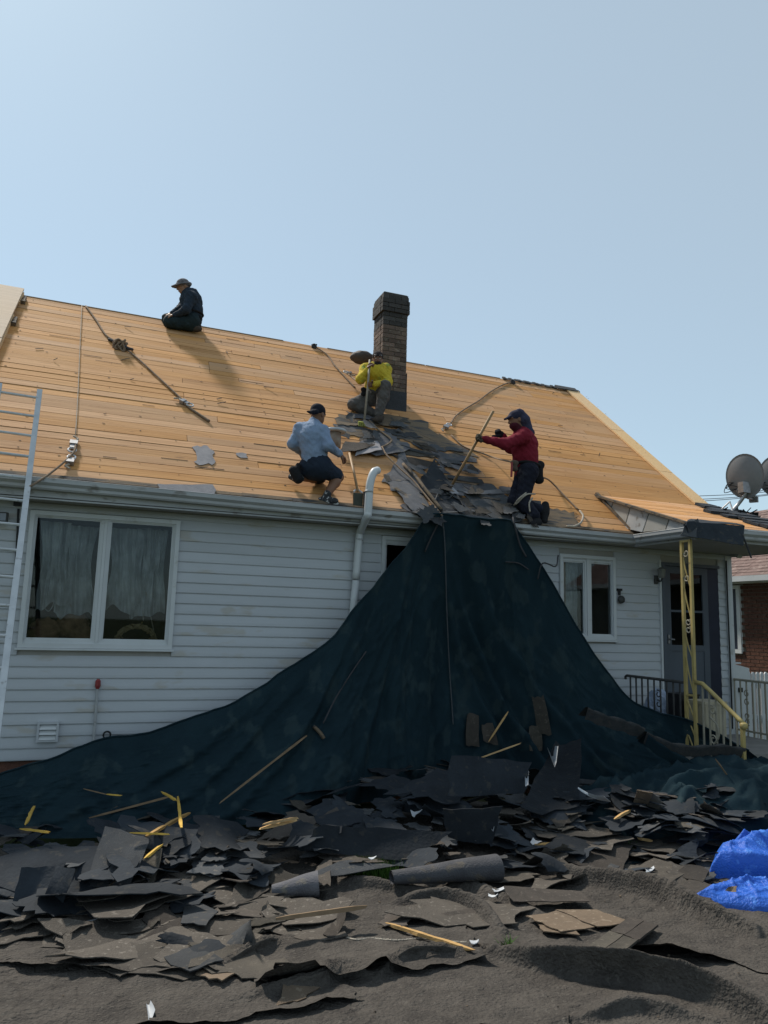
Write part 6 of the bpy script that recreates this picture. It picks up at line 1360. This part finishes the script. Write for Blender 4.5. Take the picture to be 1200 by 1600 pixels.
rope([O_(705,680),O_(725,698),O_(750,707),O_(775,716,.1),J(800,722,-.24)], .012, MT['rope'], 'rope from the rope grab to the belt of the man in red')
rope([J(846,745,-.16),O_(860,752,.08),O_(885,778),O_(904,797)], .012, MT['rope'], 'rope trailing from the tool pouch down to the right')
rope([O_(906,798,.03),O_(911,806,.04),O_(908,816,.04),O_(898,822,.04),O_(886,822,.04)], .014, MT['ropepale'], 'short pale rope loop at the eave right of the man in red')
rope([J(566,598,1.5),O_(553,592,.16),O_(545,585,.13)], .013, MT['rope'], 'short lanyard reaching left from the belt of the man in yellow'); grab(O_(544,585,.10), 2.6, 'small pale hook at the end of the short lanyard', .09)
rope([O_(577,657,.03),O_(590,670,.04),O_(606,682,.05),O_(612,688,.06),O_(606,694,.06),O_(597,698,.06)], .014, MT['rope'], 'rope curving over the old shingles below the man in yellow')
rope([O_(597,698,.07),O_(605,712,.08),O_(625,732,.08),O_(645,750,.09),O_(660,768,.09),O_(678,790,.09),at(691,806,-.50)], .011, MT['rope'], 'long rope running down the roof to the top of the netting')
rope([at(691,806,-.50),netat(695,850),netat(698,950),netat(702,1040),netat(706,1100),netat(708,1132)], .008, MT['ropegrey'], 'thin grey cord hanging straight down the middle of the netting', 'cord')
rope([O_(630,725,.05),O_(650,745,.10),O_(665,765,.11),O_(690,797,.08)], .022, MT['tar'], 'dark strap beside the long rope on the roof', 'strap')
rope([at(690,808,-.52),netat(676,835),netat(664,862)], .010, MT['ropedark'], 'dark side cord at the left upper edge of the netting')
rope([netat(572,1018),netat(550,1050),netat(525,1090),netat(505,1130)], .008, MT['ropedark'], 'dark cord slanting down the left part of the netting')
rope([netat(490,1135),netat(500,1145),netat(506,1154)], .020, MT['tar'], 'short brown strap end on the netting left of centre', 'strap')
rope([netat(840,905),netat(848,880),at(868,885,-.5),at(872,868,-.3)], .009, MT['ropedark'], 'cord over the right netting edge beside the right window')
rope([netat(790,878),netat(810,880),netat(826,890)], .009, MT['ropedark'], 'short cord high on the right part of the netting')
rope([O_(800,800,.03),at(803,815,-.5),netat(812,850),netat(822,870)], .012, MT['ropedark'], 'dark strap at the right upper corner of the netting', 'strap')
tag(sheet('felt_sheet', [at(1073,815,-1.535),at(1166,822,-1.55),at(1160,852,-1.60),at(1078,838,-1.56)], MT['felt'], 9, 4, .03, .0, .008, 80, None, .012), 'black felt sheet draped over the front gutter of the canopy', 'felt sheet')
tag(sheet('felt_sheet', [at(1073,815,-1.53),at(1166,822,-1.545),CO+EX*7.52+cv*.25+cn*.03,CO+EX*6.80+cv*.22+cn*.03], MT['felt'], 8, 3, .04, .0, .008, 81, None, .015), 'black felt flap lying on the canopy roof edge', 'felt sheet')
tag(sheet('crumpled_flashing', [at(1064,836,-1.55),at(1086,838,-1.57),at(1090,812,-1.5),at(1068,818,-1.5)], MT['slate'], 4, 4, .10, .1, .01, 82, None, .06), 'crumpled grey flashing at the canopy gutter corner', 'flashing')
rope([at(1160,835,-1.58),at(1166,850,-1.58),at(1172,866,-1.58),at(1174,872,-1.58)], .011, MT['ropedark'], 'dark strap end hanging from the canopy felt', 'strap')
